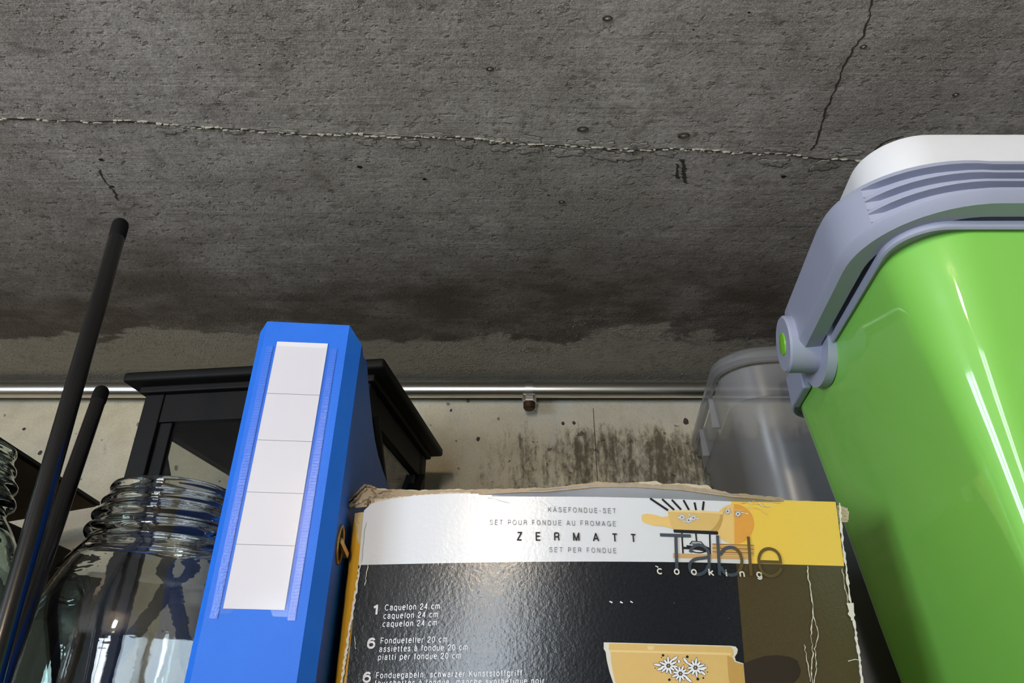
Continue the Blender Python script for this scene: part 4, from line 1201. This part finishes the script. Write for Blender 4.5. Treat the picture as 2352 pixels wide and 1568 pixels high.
for (ch, x, y) in (('c', 1515, 1318), ('o', 1554, 1319), ('o', 1593.5, 1320), ('k', 1633, 1322), ('i', 1668, 1324), ('n', 1704, 1325), ('g', 1743.5, 1326)):
    wd_ = 5 if ch == 'i' else 11
    text('line_of_print', ch, (x - wd_ / 2, y - .5), (x + wd_ / 2, y), 15, 'pale', .22, 14)

# worn paper: cracks in the brown field, bare edges
def wear(pix, w, mat='pale', layer=11, jig=1.5):
    bm = bmesh.new(); P_ = []
    for a, b in zip(pix, pix[1:]):
        n = max(2, int(abs(b[1] - a[1]) / 6))
        for k in range(n): P_.append((a[0] + (b[0] - a[0]) * k / n + rnd.uniform(-jig, jig), a[1] + (b[1] - a[1]) * k / n))
    P_.append(pix[-1])
    stroke(bm, [PF(*p) for p in P_], [w * PXM * rnd.uniform(.3, 1.3) for _ in P_])
    finish_print('worn_crease', bm, I[mat], layer)
wear([(1853, 1300), (1856, 1330), (1862, 1360), (1866, 1400), (1864, 1425), (1862, 1460), (1866, 1500), (1862, 1540), (1866, 1575)], 2.4)
wear([(1866, 1415), (1873, 1435), (1878, 1460), (1870, 1490), (1874, 1530), (1868, 1570)], 2.0)
wear([(1846, 1480), (1850, 1505), (1856, 1530), (1860, 1565)], 1.6)
wear([(1933, 1306), (1938, 1340), (1944, 1370), (1948, 1400)], 1.8)
wear([(1947, 1518), (1962, 1514), (1977, 1516)], 2)
wear([(1927, 1155), (1931, 1215), (1937, 1270), (1942, 1303), (1950, 1370), (1962, 1440), (1972, 1510), (1980, 1575)], 6, 'pale', 10, 1.0)
wear([(1950, 1385), (1954, 1405), (1956, 1425)], 14, 'pale', 12, 1)
wear([(827, 1297), (818, 1360), (808, 1420), (798, 1480), (785, 1570)], 6, 'pale', 10, 1.6)
wear([(846, 1297), (842, 1315), (840, 1335), (838, 1345)], 1.8)
wear([(814, 1460), (818, 1490)], 1.5)
wear([(840, 1200), (834, 1240), (829, 1290)], 4, 'shade', 10, 1.2)
for i in range(14):      # scuffed patch over the plate picture
    x, y = rnd.uniform(1660, 1790), rnd.uniform(1152, 1178); wear([(x, y), (x + rnd.uniform(6, 22), y + rnd.uniform(-3, 9))], rnd.uniform(1.5, 4), 'cream' if i % 3 else 'pale', 11, .6)
for (x, y) in ((1400, 1383), (1424, 1384), (1447, 1383), (1505, 1302)):
    wear([(x, y - 2), (x + 6, y + 1)], 3, 'white', 11, .4)
wear([(1120, 1142), (1150, 1150), (1170, 1155)], 1.2, 'shade', 10, .8)

# ------------------------------------------------------------------ green cooler
KX, KY, KYAW = .4910, .5205, 0.0
ck = thing('cooler_box', (KX, KY, SH), KYAW, 'glossy green cooler with grey carrying handle and white lid', 'cooler')
A_, B_, RC = .2415, .1665, .034
def wedge(bm):
    # the short sides draw in towards the back
    for v in bm.verts: v.co.x *= 1 - .19 * (v.co.y + B_) / (2 * B_)
    return bm
RZ0, RZ1 = .2707 - SH, .300 - SH
def ring(da, z, r=RC, ox=0, oy=0):
    return [(x + ox, y + oy, z) for x, y in rrect(A_ + da, B_ + da, max(r + da, .008), 12, 18)]
# body, narrower towards the foot
bm = bmesh.new()
prof = [(-.060, 0), (-.054, .004), (-.050, .02), (-.036, .12), (-.022, .22), (-.012, .28), (-.006, RZ0 - .012), (-.004, RZ0 + .004)]
loft(bm, [ring(d, z, .052) for d, z in prof])
obj('body', wedge(bm), M['green_gloss'], ck, auto=.5)
bm = bmesh.new(); loft(bm, [ring(-.006, RZ0 + .003), ring(-.001, RZ0), ring(.0005, RZ0 + .001), ring(.0008, RZ0 + .0055), ring(-.003, RZ0 + .0075), ring(-.004, RZ1 + .004), ring(-.012, RZ1 + .006)])
rim = obj('rim', wedge(bm), M['grey_plastic'], ck, auto=.6)
LT = .354 - SH
bm = bmesh.new()
def lring(d, z): return [(x, y, z) for x, y in rrect(A_ + d, B_ + d, .042 + d * .5, 14, 18)]
loft(bm, [lring(-.008, RZ1 + .005), lring(-.006, RZ1 + .007), lring(.001, RZ1 + .02), lring(.0015, LT - .008), lring(0, LT - .002), lring(-.004, LT), lring(-.03, LT + .002), lring(-.09, LT + .004)])
obj('lid', wedge(bm), M['white_plastic'], ck, auto=.6)
# carrying handle folded forward round the front
PVY = .030           # pivots sit near the middle of the short sides
out = []
full = rrect(A_ + .004, B_ + .004, .052, 20, 40)
# take the front half: from left pivot along the left side, the front, the right side
left_side = [p for p in full if p[0] < -A_ * .9 and p[1] < PVY]
def path_pts():
    a, b, r = A_ + .004, B_ + .004, .062
    P_ = []
    for i in range(17): P_.append((-a, PVY + (-b + r - PVY) * i / 16, -1, 0))
    for i in range(1, 16):
        th = math.pi + math.pi / 2 * i / 16; P_.append((-a + r + r * math.cos(th), -b + r + r * math.sin(th), math.cos(th), math.sin(th)))
    for i in range(49): P_.append((-a + r + (2 * a - 2 * r) * i / 48, -b, 0, -1))
    for i in range(1, 16):
        th = -math.pi / 2 + math.pi / 2 * i / 16; P_.append((a - r + r * math.cos(th), -b + r + r * math.sin(th), math.cos(th), math.sin(th)))
    for i in range(17): P_.append((a, -b + r + (PVY + b - r) * i / 16, 1, 0))
    return P_
PP = path_pts()
HZ0, HZ1 = .2752 - SH, .3065 - SH
def hprofile(gr, HZ1):
    """(outward offset, z) around the band; gr 0..1 deepens the grip grooves"""
    P_ = [(.001, HZ0 + .001), (.0155, HZ0), (.0195, HZ0 + .0040)]
    z0_, z1_ = HZ0 + .0065, HZ1 - .004
    o_ = .0210
    P_.append((o_, z0_))
    n = 3; pitch = (z1_ - z0_) / n
    for k in range(n):
        zb_ = z0_ + pitch * k
        d = .0062 * gr
        P_ += [(o_, zb_ + pitch * .22), (o_ - d, zb_ + pitch * .30), (o_ - d, zb_ + pitch * .86), (o_, zb_ + pitch * .95)]
    P_ += [(o_ - .001, HZ1 - .001), (.018, HZ1), (.004, HZ1), (.001, HZ1 - .002)]
    return P_
bm = bmesh.new(); rings = []
N_ = len(PP)
for i, (x, y, nx, ny) in enumerate(PP):
    arc = i
    g0, g1 = 22, 27
    gr = min(max((i - g0) / 1.2, 0), 1) * min(max((N_ - 1 - i - g0) / 1.2, 0), 1)
    rings.append([(x + nx * o_, y + ny * o_, z) for o_, z in hprofile(gr, HZ1 + (.326 - SH - HZ1) * (1 - min(max((min(i, N_ - 1 - i) - 14) / 18, 0), 1)))])
R_ = [[bm.verts.new(p) for p in r] for r in rings]
for a, b in zip(R_, R_[1:]):
    n = len(a)
    for k in range(n): bm.faces.new((a[k], a[(k + 1) % n], b[(k + 1) % n], b[k]))
bm.faces.new(R_[0]); bm.faces.new(R_[-1][::-1])
handle = obj('handle', wedge(bm), M['grey_plastic'], ck, auto=.45)
for sx_ in (-1, 1):
    xx = sx_ * (A_ + .0320); zc = (HZ0 + HZ1) / 2 - .001
    bm = bmesh.new(); lathe(bm, [(0, 0), (.0245, 0), (.0262, .002), (.0262, .016), (.0262, .030), (0, .030)], 40)
    for v in bm.verts: v.co = Vector((xx + sx_ * (.0005 + .001) - sx_ * v.co.z * 1.0, PVY + v.co.x, zc + v.co.y))
    pv = obj('pivot_cap', wedge(bm), M['grey_plastic'], handle, auto=.6)
    bm = bmesh.new(); lathe(bm, [(0, .0022), (.006, .0018), (.0098, .0010), (.0105, 0), (.0105, -.003), (0, -.003)], 32)
    for v in bm.verts: v.co = Vector((xx + sx_ * .0016 + sx_ * v.co.z, PVY + v.co.x, zc + v.co.y))
    o = obj('pivot_button', wedge(bm), M['button'], pv, auto=.6); o['label'] = 'lime green button'
    # lug of the rim behind the pivot
    bm = bmesh.new()
    LG = [(.040 * math.cos(a), .036 * math.sin(a) - .004) for a in [math.pi + math.pi * i / 20 for i in range(21)]] + [(.040, .012), (-.040, .012)]
    prism(bm, [(PVY - .002 + a, zc + b) for a, b in LG], 'x', sx_ * (A_ - .006), sx_ * (A_ + .0035)); obj('rim_lug', wedge(bm), M['grey_plastic'], rim, auto=.6)
for (px, py, mn) in ((-.232, -.115, 0),):
    pass
# short catch at the back of the left side
bm = bmesh.new(); box(bm, -A_ - .006, -A_ + .004, .075, .125, RZ0 - .004, RZ1, .002); obj('lid_catch', wedge(bm), M['grey_plastic'], rim)
